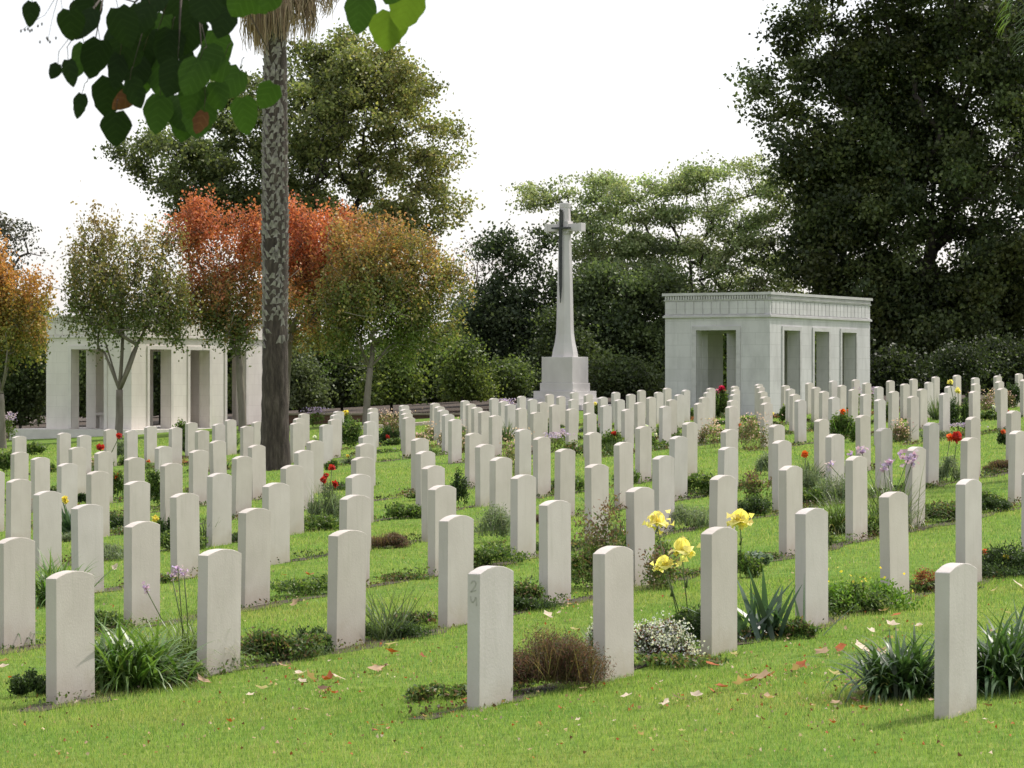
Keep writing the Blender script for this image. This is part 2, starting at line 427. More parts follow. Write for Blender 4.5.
for s in sorted(stones, key=lambda s: s['y']):
    o = bpy.data.objects.new('headstone', HM[random.randrange(3)])
    C.objects.link(o)
    o.location = (s['x'], s['y'], 0.0542*s['x']+0.010138*s['y'])
    o.rotation_euler = (math.radians(random.gauss(0, 0.35)), math.radians(random.gauss(0, 0.4)), ROT+math.radians(random.gauss(0, 0.8)))
    lab = SPECIAL.get((s['px'], s['py']))
    if not lab:
        lab = ('small pale headstone, ' if s['far'] else 'pale headstone, ')+('%s from the near end of the %s row, %s' % (ORD[s['n']], ORD[s['row']+1],
              'beyond the grass gap' if s['far'] else 'before the grass gap'))
    assert lab not in used_labels, lab
    tag(o, lab, 'headstone', 'rows of white war headstones')
    s['obj'] = o
    if (s['px'], s['py']) == (490.0, 566.0):              # worn marks scratched in the narrow side
        def stroke(mb, pts, w=0.0035):
            for (x0, z0), (x1, z1) in zip(pts[:-1], pts[1:]):
                d = Vector((x1-x0, z1-z0)); L = max(d.length, 1e-5); nx, nz = -d.y/L*w, d.x/L*w
                q = [(x0-nx, z0-nz), (x1-nx, z1-nz), (x1+nx, z1+nz), (x0+nx, z0+nz)]
                mb.add([(a, -0.1915, c) for a, c in q]+[(a, -0.1890, c) for a, c in q],
                       [(0,1,2,3),(7,6,5,4),(0,4,5,1),(1,5,6,2),(2,6,7,3),(3,7,4,0)])
        mb = MB()
        stroke(mb, [(-0.017,0.722),(-0.008,0.735),(0.006,0.736),(0.014,0.726),(0.011,0.711),(-0.004,0.692),(-0.018,0.676),(0.0,0.682),(0.016,0.686)])
        mb.build('engraved_number', M['engrave'], o)
        mb = MB()
        stroke(mb, [(-0.020,0.652),(-0.016,0.630),(-0.006,0.618),(0.004,0.628),(0.012,0.648),(0.017,0.640),(0.018,0.600)])
        mb.build('engraved_letter', M['engrave'], o)

# ================================================================== planting beds (soil) along each row
def bed(row, a0, a1):
    n = max(8, int((a1-a0)*1.544/0.12))
    a = np.linspace(a0, a1, n)*1.544
    cx = OX+row*2.815*VX+a*UX; cy = OY+row*2.815*VY+a*UY
    hwL = np.maximum(0.015, 0.095+0.055*np.sin(a*2.1+row)+0.04*np.sin(a*5.3+row*2)+rng.normal(size=n)*0.02)
    hwR = np.maximum(0.015, 0.105+0.055*np.sin(a*1.7+2*row)+0.04*np.sin(a*6.1+row)+rng.normal(size=n)*0.02)
    L = np.stack([cx+VX*hwL, cy+VY*hwL], 1); R = np.stack([cx-VX*hwR, cy-VY*hwR], 1)
    P = np.concatenate([L, R]); z = gz(P[:, 0], P[:, 1])+0.005
    Fq = np.array([[n+i, n+i+1, i+1, i] for i in range(n-1)])
    tag(link('soil_bed', np_mesh('soil_bed', np.column_stack([P, z]), Fq), M['soil']), kind='structure')
beds = []
for (row, far), L in sorted(byrow.items(), key=lambda t: t[0]):
    a0 = L[0]['a']-0.35; a1 = L[-1]['a']+0.35
    if row == -1: continue
    if row == 0: a0 = -0.45
    beds.append((row, a0, a1)); bed(row, a0, a1)

# ================================================================== grass blades
def grass():
    out = []
    for d0, d1, dens in ((12.6, 18, 4600), (18, 25, 2500), (25, 36, 900), (36, 55, 380), (55, 90, 150)):
        A = 0.5*(d0+d1)*(d1-d0)*2*0.178+2*1.5*(d1-d0)
        n = int(A*dens)
        y = np.sqrt(rng.uniform(d0**2, d1**2, n)); x = rng.uniform(-1, 1, n)*(0.178*y+1.5)
        al = ((x-OX)*UX+(y-OY)*UY)/1.544; rr = ((x-OX)*VX+(y-OY)*VY)/2.815
        off = np.abs(rr-np.round(rr))*2.815
        near = np.zeros(n, bool); rri = np.round(rr)
        for row, a0, a1 in beds: near |= (rri == row) & (al > a0) & (al < a1)
        edge = 0.085+0.06*np.sin(al*7+rri*3)+0.04*np.sin(al*19.0+rri)
        keep = ~(near & (off < edge)) | (rng.random(n) < 0.15)
        x, y, off, near = x[keep], y[keep], off[keep], near[keep]
        out.append((x, y, off, near))
    x = np.concatenate([o[0] for o in out]); y = np.concatenate([o[1] for o in out])
    off = np.concatenate([o[2] for o in out]); near = np.concatenate([o[3] for o in out])
    n = len(x)
    k = np.sin(x*1.9+0.7*y)+np.sin(x*0.8-y*1.3+2)+np.sin(x*4.1+y*3.3)*0.5      # patches
    hgt = (0.019+0.008*rng.random(n)+0.004*k/2)*(1+0.010*np.maximum(y-14, 0))
    hgt *= np.where(near & (off < 0.35), 1.35, 1.0)
    tall = rng.random(n) < 0.02; hgt[tall] *= 1.7
    wd = 0.0028*np.maximum(1, y/15)**0.95
    az = rng.uniform(0, 2*PI, n); lean = rng.normal(size=n)*0.5
    B = np.stack([x, y, gz(x, y)], 1)
    sdv = np.stack([np.cos(az), np.sin(az), np.zeros(n)], 1)
    la = rng.uniform(0, 2*PI, n)
    tip = B+np.stack([np.cos(la)*np.abs(lean)*hgt, np.sin(la)*np.abs(lean)*hgt, hgt], 1)
    V = np.stack([B-sdv*wd[:, None]/2, B+sdv*wd[:, None]/2, tip], 1).reshape(-1, 3)
    g0 = np.array([0.17, 0.275, 0.055]); g1 = np.array([0.31, 0.395, 0.105]); g2 = np.array([0.085, 0.15, 0.03]); st = np.array([0.44, 0.38, 0.20])
    t = np.clip(0.5+0.16*k+rng.normal(size=n)*0.33, 0, 1)[:, None]
    c = g0*(1-t)+g1*t
    worn = np.clip(np.sin(x*1.3+y*0.9+1)*np.sin(x*0.6-y*1.7)*1.6-0.55+rng.normal(size=n)*0.3, 0, 1)[:, None]
    c = c*(1-0.45*worn)+np.array([0.36, 0.33, 0.12])*0.45*worn
    dk = (rng.random(n) < 0.22)[:, None]; c = np.where(dk, g2, c)
    dr = (rng.random(n) < 0.09+0.07*(k > 1))[:, None]; c = np.where(dr, st, c)
    c = c*(1+rng.normal(size=(n, 1))*0.12)
    me = np_mesh('grass', V, np.arange(n*3).reshape(n, 3), np.repeat(np.clip(c, 0.01, 0.9), 3, axis=0))
    tag(link('grass', me, M['grass']), 'short mown lawn grass between the rows of graves', 'grass', kind='stuff')
grass()

def bed_weeds():
    """weeds, seedlings and dry litter creeping along the beds between the stones"""
    Ps = []; Cs = []; Ss = []
    for row, a0, a1 in beds:
        L = (a1-a0)*1.544; n = int(L*330)
        a = rng.uniform(a0, a1, n); ph = row*1.7
        dens = 0.35+0.45*np.sin(a*3.1+ph)*np.sin(a*1.3+ph*2)+0.3*np.sin(a*9.7+ph)
        kp = rng.random(n) < np.clip(dens, 0.05, 1); a = a[kp]; dens = dens[kp]; n = len(a)
        o = rng.normal(size=n)*0.085
        x = OX+row*2.815*VX+a*1.544*UX+o*VX; y = OY+row*2.815*VY+a*1.544*UY+o*VY
        z = gz(x, y)+0.008+rng.random(n)*np.clip(0.03+0.07*dens, 0.02, 0.1)
        Ps.append(np.stack([x, y, z], 1)); Ss.append(0.024*np.maximum(1, (y/28)**0.9)*(0.6+0.8*rng.random(n)))
        pal = np.array([(0.05,0.08,0.022),(0.075,0.12,0.03),(0.035,0.055,0.018),(0.13,0.10,0.05),(0.10,0.15,0.04),(0.09,0.055,0.03)])
        patch = (np.floor(a*2.3+ph).astype(int)*7+row*3) % 6
        pick = np.where(rng.random(n) < 0.6, patch, rng.integers(0, 6, n)); Cs.append(pal[pick])
    P = np.concatenate(Ps); S = np.concatenate(Ss); c = np.concatenate(Cs); n = len(P)
    vis = np.abs(P[:, 0]) < 0.175*P[:, 1]+1.0
    P, S, c = P[vis], S[vis], c[vis]
    c = c*(1+rng.normal(size=(len(P), 1))*0.2)
    V, Fq, cv = leaves(P, S, S*0.6, np.clip(c, 0.008, 0.6), updir=0.3)
    tag(link('ground_cover', np_mesh('ground_cover', V, Fq, cv), M['leaf']), 'low dark weeds and litter creeping along the grave beds', 'ground cover', kind='stuff')
bed_weeds()

# ================================================================== trees
def make_tree(name, base, blobs, D, n_att, n_leaf, leaf, cols, label, cat='tree', trunk_r=0.3, fork=0.35, depth=0.8, mat='leaf', bark='bark',
              clump=0.55, flat=0.7, seed=1, group=None, forks=None, limb_min=0.02, colfun=None, updir=0.0, droop=0.0, spread=1.0, trunk_lean=None, ragged=0.15):
    """blobs are ellipsoids (cx, cy, rx, ry) of the crown seen from the path, given at distance D; the crown fills them in depth too"""
    rg = np.random.default_rng(seed)
    root = empty(name, base); tag(root, label, cat, group)
    bx, by, bz = base
    E = []
    for (cx, cy, rx, ry) in blobs:
        c = at(cx, cy, D); s = D/F
        E.append((c[0], c[1]+rg.normal()*0.15*rx*s, c[2], rx*s, max(rx, ry)*s*depth, ry*s))
    vol = np.array([e[3]*e[4]*e[5] for e in E])**0.8; vol /= vol.sum()
    A = []
    while len(A) < n_att:
        e = E[rg.choice(len(E), p=vol)]
        d = rg.normal(size=3); d /= np.linalg.norm(d); r = rg.random()**0.45*(1+ragged*max(0, rg.normal())*0.5)
        p = np.array([e[0]+d[0]*e[3]*r, e[1]+d[1]*e[4]*r, e[2]+d[2]*e[5]*r])
        if p[2] > bz+0.5: A.append(p)
    A = np.array(A)
    top = np.array([bx, by, bz])+np.array(trunk_lean or (0, 0, 0))
    zmin = A[:, 2].min(); zmax = A[:, 2].max()
    fz = bz+(zmax-bz)*fork
    T = [np.array([bx, by, bz-0.3])]
    tipp = np.array([bx+(A[:, 0].mean()-bx)*0.25, by, fz])
    # skeleton: grow to every clump from the nearest node closer to the fork
    nodes = [tipp]; par = [-1]
    if forks:
        for (fx, fy) in forks:
            q = at(fx, fy, by); nodes.append(np.array([q[0], q[1]+rg.normal()*0.4, q[2]])); par.append(0)
    else:
        ctr = A.mean(0)
        nodes.append(tipp+(ctr-tipp)*0.5); par.append(0); nodes.append(ctr*0.7+np.array([ctr[0], ctr[1], zmax])*0.3); par.append(1)
    order = np.argsort(np.linalg.norm(A-tipp, axis=1))
    leafnode = []
    for k in order:
        p = A[k]; N = np.array(nodes)
        dd = np.linalg.norm(N-p, axis=1)+0.35*np.linalg.norm(N-tipp, axis=1)+np.where(N[:, 2] > p[2]+0.3, 2.0, 0)
        j = int(np.argmin(dd)); a = N[j]
        L = np.linalg.norm(p-a)
        if L > 1.2:
            mid = (a+p)/2+rg.normal(size=3)*0.07*L+np.array([0, 0, 0.06*L]); nodes.append(mid); par.append(j); j = len(nodes)-1
        nodes.append(p); par.append(j); leafnode.append(len(nodes)-1)
    cnt = np.zeros(len(nodes))
    for j in leafnode: cnt[j] += 1
    for j in range(len(nodes)-1, 0, -1): cnt[par[j]] += cnt[j]
    rad = np.maximum(limb_min*0.6, trunk_r*0.8*np.sqrt(np.maximum(cnt, 0.4)/cnt[0])**1.05)
    mb = MB()
    for j in range(1, len(nodes)):
        if cnt[j] <= 0: continue
        a, b2 = nodes[par[j]], nodes[j]
        r0 = min(rad[par[j]], rad[j]*1.35); r1 = rad[j]*0.9
        mb.tube([a, (a+b2)/2+rg.normal(size=3)*0.03*np.linalg.norm(b2-a), b2], [r0, (r0+r1)/2, r1], 7 if r0 > 0.05 else 4)
    org = Vector(base)
    def shift(o):
        o.location = -org
        return o
    limbs = shift(mb.build('limb', M[bark], root, smooth=True))
    mt = MB()
    k = 7; pts = []; rr = []
    for i in range(k+1):
        t = i/k; p = T[0]*(1-t)+tipp*t+np.array([math.sin(t*4+seed)*0.05, 0, 0])*trunk_r*3*(t*(1-t)*4)
        pts.append(p); rr.append(trunk_r*(1.35-0.35*min(1, t*6))*(1-0.2*t))
    mt.tube(pts, rr, 14)
    shift(mt.build('trunk', M[bark], root, smooth=True))
    # leaves in clumps round the twig ends
    w_ = rg.random(n_att)**2+0.12; w_ /= w_.sum()
    who = rg.choice(n_att, size=n_leaf, p=w_)
    tone = (1+rg.normal(size=n_att)*0.22)
    off = rg.normal(size=(n_leaf, 3))*np.array([clump, clump, clump*flat])*spread
    P = A[who]+off
    keep = P[:, 2] > bz+0.4
    P = P[keep]; who = who[keep]
    if colfun is not None: cl = colfun(P, who, rg)
    else:
        ci = rg.choice(len(cols), size=n_att); mixr = rg.choice(len(cols), size=len(P))
        base_c = np.array(cols)[np.where(rg.random(len(P)) < 0.7, ci[who], mixr)]
        cl = base_c
    cl = np.clip(cl*tone[who][:, None]*(1+rg.normal(size=(len(P), 1))*0.2), 0.006, 0.8)
    sz = leaf*(0.7+0.6*rg.random(len(P)))
    V, Fq, cv = leaves(P-np.array(base), sz, sz*0.68, cl, updir, rg, droop)
    link('crown', np_mesh('crown', V, Fq, cv), M[mat], root)
    return root

def base_at(px, D):
    x = (px-512)*D/F
    return (x, D, float(gz(x, D)))

DARK = [(0.055,0.078,0.028), (0.075,0.10,0.036), (0.10,0.125,0.045), (0.05,0.07,0.03)]
make_tree('plane_tree', base_at(925, 118),
  [(900,130,105,115),(960,260,110,110),(850,205,75,95),(808,95,62,60),(825,20,60,50),(765,95,36,30),(900,-70,130,90),(1040,90,120,190),(915,330,60,55),(1010,340,80,60),(835,285,45,50),(790,170,34,40),(890,305,60,40),(950,310,90,45),(800,140,40,50),(870,90,80,60),(820,235,60,40),(930,30,100,60),(870,265,60,40),(960,60,70,60),(950,350,90,42),(1005,330,60,60),(890,348,34,44),(880,200,90,80)],
  118, 1400, 250000, 0.18, DARK+[(0.085,0.10,0.03)], 'huge dark green tree towering behind the right stone pavilion', trunk_r=0.5, seed=3, bark='bark_dark', clump=0.36, fork=0.25, mat='leaf')
def t2col(P, who, rg):  # paler and yellower to the right: sunlight there put into leaf colour
    base = np.array([[0.15,0.175,0.06],[0.20,0.225,0.08],[0.27,0.26,0.10],[0.10,0.13,0.05],[0.33,0.27,0.12]])
    px = P[:, 0]*F/125+512; t = np.clip((px-230)/170, 0, 1)*0.9+rg.normal(size=len(P))*0.35
    i = np.where(t < 0.15, 3, np.where(t < 0.5, 0, np.where(t < 0.95, 1, np.where(t < 1.35, 2, 4))))
    return base[i]
make_tree('plane_tree', base_at(311, 125),
  [(350,110,85,75),(432,165,45,50),(400,215,60,50),(300,180,70,60),(195,160,70,42),(245,110,50,45),(225,205,60,26),(330,62,45,32),(330,265,75,55),(140,152,24,20),(395,80,35,35),(455,205,22,18)],
  125, 700, 90000, 0.16, None, 'large olive green tree rising behind the palm and the red trees', trunk_r=0.38, ragged=0.35, seed=4, bark='bark_dark', clump=0.30, fork=0.33, colfun=t2col)
make_tree('umbrella_tree', base_at(700, 121),
  [(556,196,36,11),(590,184,30,9),(625,198,40,14),(665,190,30,12),(695,178,36,13),(735,170,34,12),(762,186,28,16),(780,215,26,20),(535,188,18,6),(600,222,46,15),(650,218,40,14),(705,212,40,15),
   (745,235,38,20),(615,248,44,15),(668,250,48,18),(720,262,46,20),(770,262,26,24),(585,262,30,14),(640,278,60,18),(700,292,55,16),(600,292,40,18),(660,310,46,20),(770,295,30,20)],
  121, 760, 62000, 0.12, [(0.24,0.30,0.145),(0.28,0.33,0.16),(0.19,0.245,0.115),(0.31,0.33,0.18)], 'spreading light green flat topped tree behind the stone cross and right pavilion',
  trunk_r=0.28, seed=6, bark='bark_dark', ragged=0.5, clump=0.27, flat=0.5, fork=0.16, depth=0.8, forks=[(668,335),(700,300),(735,310),(640,300),(605,265),(690,262),(740,262)])
make_tree('evergreen_tree', base_at(512, 119),
  [(515,262,32,26),(500,310,38,36),(530,345,48,40),(470,350,30,35),(545,240,22,14),(560,300,30,40)],
  119, 170, 34000, 0.15, [(0.045,0.068,0.032),(0.06,0.085,0.038),(0.085,0.11,0.055)], 'dark evergreen tree left of the tall stone cross', trunk_r=0.18, seed=8, bark='bark_dark', clump=0.33, fork=0.2)
make_tree('evergreen_tree', base_at(622, 116),
  [(610,350,45,40),(650,330,40,35),(590,320,35,30),(640,375,50,25),(600,290,35,25),(655,290,35,22)],
  116, 170, 34000, 0.15, [(0.085,0.115,0.05),(0.11,0.145,0.055),(0.055,0.08,0.035)], 'mid green bushy tree between the cross and right pavilion', trunk_r=0.18, seed=9, bark='bark_dark', clump=0.33, fork=0.2)

def crepe(P0, who, rg, D, z_red, z_green, warm, cool, mid):
    y = 384-(P0[:, 2]-CAMZ)*F/D
    t = np.clip((y-z_red)/(z_green-z_red)+rg.normal(size=len(P0))*0.22+(np.sin(who*12.9)*0.25), 0, 1)[:, None]
    w3 = np.array(warm)*(1-np.clip(t*2, 0, 1))+np.array(mid)*np.clip(t*2, 0, 1)
    return np.where(t < 0.5, w3, np.array(mid)*(1-np.clip(t*2-1, 0, 1))+np.array(cool)*np.clip(t*2-1, 0, 1))
RED = (0.47,0.16,0.085); ORG = (0.38,0.21,0.09); OLV = (0.22,0.21,0.07); GRN = (0.12,0.155,0.05); BRN = (0.24,0.20,0.085)
CG = 'small autumn trees in front of the left pavilion'
make_tree('crepe_myrtle', base_at(118, 93),
  [(95,270,34,48),(140,275,42,48),(118,300,55,35),(95,238,22,22),(150,242,22,20),(170,305,26,28),(78,300,20,28),(145,322,45,14),(98,318,34,14),(168,330,20,10)],
  93, 420, 17000, 0.10, None, 'small multi stemmed tree with brownish green crown before the left pavilion', trunk_r=0.13, seed=12, bark='bark_pale', clump=0.115, fork=0.22, group=CG, ragged=0.5,
  forks=[(104,352),(118,350),(138,345),(98,325),(148,322),(122,325)], colfun=lambda P, w_, g: crepe(P, w_, g, 93, 150, 330, (0.28,0.19,0.085), GRN, BRN), updir=0.8, flat=2.4)
make_tree('crepe_myrtle', base_at(243, 94.5),
  [(215,255,44,42),(185,238,22,14),(192,212,10,16),(262,235,24,26),(240,295,48,34),(196,228,24,20),(200,300,32,28),(232,325,38,18),(255,245,24,26),(205,205,14,10)],
  94.5, 420, 21000, 0.10, None, 'small tree with fiery orange red top, leaning trunk, left of the palm', trunk_r=0.13, seed=13, bark='bark_pale', clump=0.12, fork=0.33, group=CG, ragged=0.5,
  forks=[(226,345),(256,342),(215,330),(240,320)], colfun=lambda P, w_, g: crepe(P, w_, g, 94.5, 240, 330, RED, GRN, ORG), updir=0.6, flat=2.0)
make_tree('crepe_myrtle', base_at(283, 98),
  [(312,250,44,34),(285,245,30,34),(350,262,22,30),(358,248,22,22),(300,290,50,34),(338,238,22,16),(290,222,26,16),(345,285,22,24),(310,325,40,18)],
  98, 400, 23000, 0.10, None, 'small tree with bright red orange crown directly right of the palm', trunk_r=0.12, seed=14, bark='bark_pale', clump=0.12, fork=0.42, group=CG, ragged=0.5,
  colfun=lambda P, w_, g: crepe(P, w_, g, 98, 255, 345, (0.49,0.165,0.085), OLV, ORG), updir=0.6, flat=2.0)
make_tree('crepe_myrtle', base_at(365, 95),
  [(395,265,50,34),(380,310,58,30),(428,292,34,34),(350,300,34,34),(372,240,40,18),(410,340,40,22),(345,340,24,20),(450,272,18,12)],
  95, 560, 33000, 0.10, None, 'small tree with olive and dull orange crown near the middle', trunk_r=0.12, seed=15, bark='bark_pale', clump=0.14, fork=0.28, group=CG, ragged=0.5,
  forks=[(340,350),(372,345),(400,345),(350,320)], colfun=lambda P, w_, g: crepe(P, w_, g, 95, 205, 335, (0.41,0.21,0.09), (0.13,0.175,0.05), (0.27,0.24,0.085)), updir=0.5, flat=1.8)
make_tree('crepe_myrtle', base_at(4, 88),
  [(15,295,34,26),(-25,310,45,40),(10,330,42,28),(-30,275,40,26),(35,310,16,20),(-2,276,26,14)],
  88, 400, 20000, 0.10, None, 'small orange and olive tree at the left picture edge', trunk_r=0.11, seed=16, bark='bark_pale', clump=0.13, fork=0.27, group=CG, ragged=0.5,
  forks=[(10,350),(-15,345),(18,325)], colfun=lambda P, w_, g: crepe(P, w_, g, 88, 265, 370, (0.44,0.21,0.07), (0.15,0.175,0.05), (0.33,0.24,0.07)), updir=0.5, flat=1.8)
# bare and far trees; distance haze is put into the conifer's pale blue leaves
make_tree('bare_tree', base_at(475, 150), [(478,255,26,20),(462,285,20,24),(495,270,18,24),(480,310,25,30)], 150, 150, 1600, 0.12,
  [(0.13,0.11,0.12),(0.17,0.15,0.16)], 'almost leafless grey tree far behind, left of the evergreen', trunk_r=0.16, seed=21, bark='bark_pale', clump=0.3, fork=0.3)
make_tree('hazy_conifer', base_at(468, 128), [(465,345,20,38),(470,380,26,26),(462,310,12,20)], 128, 60, 9000, 0.13,
  [(0.16,0.19,0.20),(0.12,0.15,0.16)], 'pale blue grey conifer low between the autumn tree and evergreen', trunk_r=0.12, seed=22, bark='bark_dark', clump=0.25, fork=0.3)
make_tree('loose_tree', base_at(-20, 120), [(8,232,22,14),(30,250,16,10),(-15,240,30,30),(10,262,24,12),(-10,290,40,30),(38,226,10,6)], 120, 110, 5500, 0.12,
  [(0.06,0.07,0.05),(0.10,0.09,0.07)], 'thin leafed tree reaching in at the left edge above the orange tree', trunk_r=0.2, seed=23, bark='bark_dark', clump=0.25, fork=0.4)
# shrubs behind the graves
def shrub(px, D, blobs, n, leaf, cols, label, seed, name='shrub', mat='leaf', clump=0.3, trunk=0.06, group='shrubs along the back of the cemetery'):
    make_tree(name, base_at(px, D), blobs, D, max(30, n//160), n, leaf, cols, label, 'shrub', trunk_r=trunk, seed=seed, bark='bark_dark', clump=clump, fork=0.25, mat=mat, group=group, flat=0.9)
YG = [(0.13,0.18,0.045),(0.09,0.13,0.036),(0.065,0.095,0.03),(0.19,0.23,0.06)]
MG = [(0.09,0.13,0.04),(0.07,0.10,0.032),(0.13,0.17,0.05)]
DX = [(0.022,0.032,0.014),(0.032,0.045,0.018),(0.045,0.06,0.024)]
DG = [(0.045,0.065,0.025),(0.06,0.085,0.03),(0.08,0.105,0.038)]
GB = [(0.10,0.13,0.06),(0.13,0.16,0.08)]
shrub(300, 110, [(295,375,22,30),(300,395,26,18)], 7000, 0.13, GB, 'grey green shrub right of the palm trunk', 31)
shrub(342, 112, [(340,375,26,34),(335,345,18,18)], 8000, 0.13, DG, 'dark shrub under the bright red orange crown', 32)
shrub(392, 108, [(390,375,28,32),(385,395,34,16)], 9000, 0.13, YG, 'yellow green shrub right of the thin middle trunk', 33)
shrub(432, 110, [(430,370,24,34),(428,395,28,16),(440,340,20,18)], 8000, 0.13, DG, 'dark green shrub right of the yellow green shrub', 34)
shrub(462, 106, [(458,365,16,30),(465,392,26,16)], 6000, 0.12, YG, 'bright green shrub beside the pale blue grey conifer', 35)
shrub(14, 106, [(18,360,34,40),(5,395,40,30),(35,405,20,22)], 14000, 0.13, DG, 'dark green shrub left of the left pavilion', 36)
shrub(20, 118, [(30,330,30,30),(0,320,40,40),(60,350,30,40)], 12000, 0.14, MG, 'tall mid green shrub behind the left end of the left pavilion', 37)
shrub(100, 116, [(90,370,36,40),(95,400,40,22),(120,340,30,22)], 12000, 0.14, MG, 'mid green shrub seen through the left opening of the left pavilion', 38)
shrub(160, 115, [(160,385,40,40),(165,345,40,28)], 13000, 0.14, DG, 'dark shrub seen through the middle opening of the left pavilion', 39)
shrub(215, 116, [(215,385,36,40),(225,350,34,24)], 12000, 0.14, DG, 'dark shrub seen through the right opening of the left pavilion', 40)
shrub(262, 113, [(262,375,26,40),(270,345,24,24)], 9000, 0.14, MG, 'mid green shrub directly behind the palm trunk', 41)
shrub(500, 108, [(500,385,30,22),(480,392,24,16)], 7000, 0.13, MG, 'low green shrub left of the cross base', 42)
shrub(560, 113, [(548,372,34,28),(565,345,28,30)], 9000, 0.13, DG, 'dark shrub directly behind the cross shaft', 43)
shrub(640, 110, [(632,385,36,20),(612,380,24,20)], 7000, 0.13, DG, 'dark low shrub right of the cross base', 44)
shrub(715, 104, [(712,375,26,32),(720,345,26,20)], 8000, 0.13, YG, 'light green shrub seen through the front opening of the right pavilion', 45)
shrub(790, 106, [(790,375,30,34),(790,345,30,20)], 8000, 0.13, MG, 'green shrub seen through the middle opening of the right pavilion', 46)
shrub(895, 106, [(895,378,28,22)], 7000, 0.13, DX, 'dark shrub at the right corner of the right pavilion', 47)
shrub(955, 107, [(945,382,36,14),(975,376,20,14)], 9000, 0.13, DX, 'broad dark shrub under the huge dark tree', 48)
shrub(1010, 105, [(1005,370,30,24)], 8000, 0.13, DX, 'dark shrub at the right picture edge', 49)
shrub(968, 98, [(965,366,26,12)], 5000, 0.10, DX, 'low dark green shrub in front of the broad dark shrub', 50)
# the wood beyond
def wood():
    n = 110000
    px = rng.uniform(-900, 1900, n); D = rng.uniform(134, 142, n)
    ytop = 335+14*np.sin(px*0.021)+10*np.sin(px*0.057+1)+6*np.sin(px*0.13)
    ytop = np.where((px > 655)&(px < 880), ytop+4, ytop)
    y = ytop+(415-ytop)*rng.random(n)**0.85
    P = np.stack([(px-512)*D/F, D, CAMZ-(y-384)*D/F], 1)
    c = np.array(DG)[rng.integers(0, 3, n)]*(1+0.2*rng.normal(size=(n, 1)))
    V, Fq, cv = leaves(P, 0.38*(0.6+0.7*rng.random(n)), 0.3, np.clip(c, 0.006, 0.5))
    tag(link('distant_wood', np_mesh('distant_wood', V, Fq, cv), M['leaf']), 'dark band of dense woodland closing the view behind the pavilions', 'wood', kind='stuff')
wood()

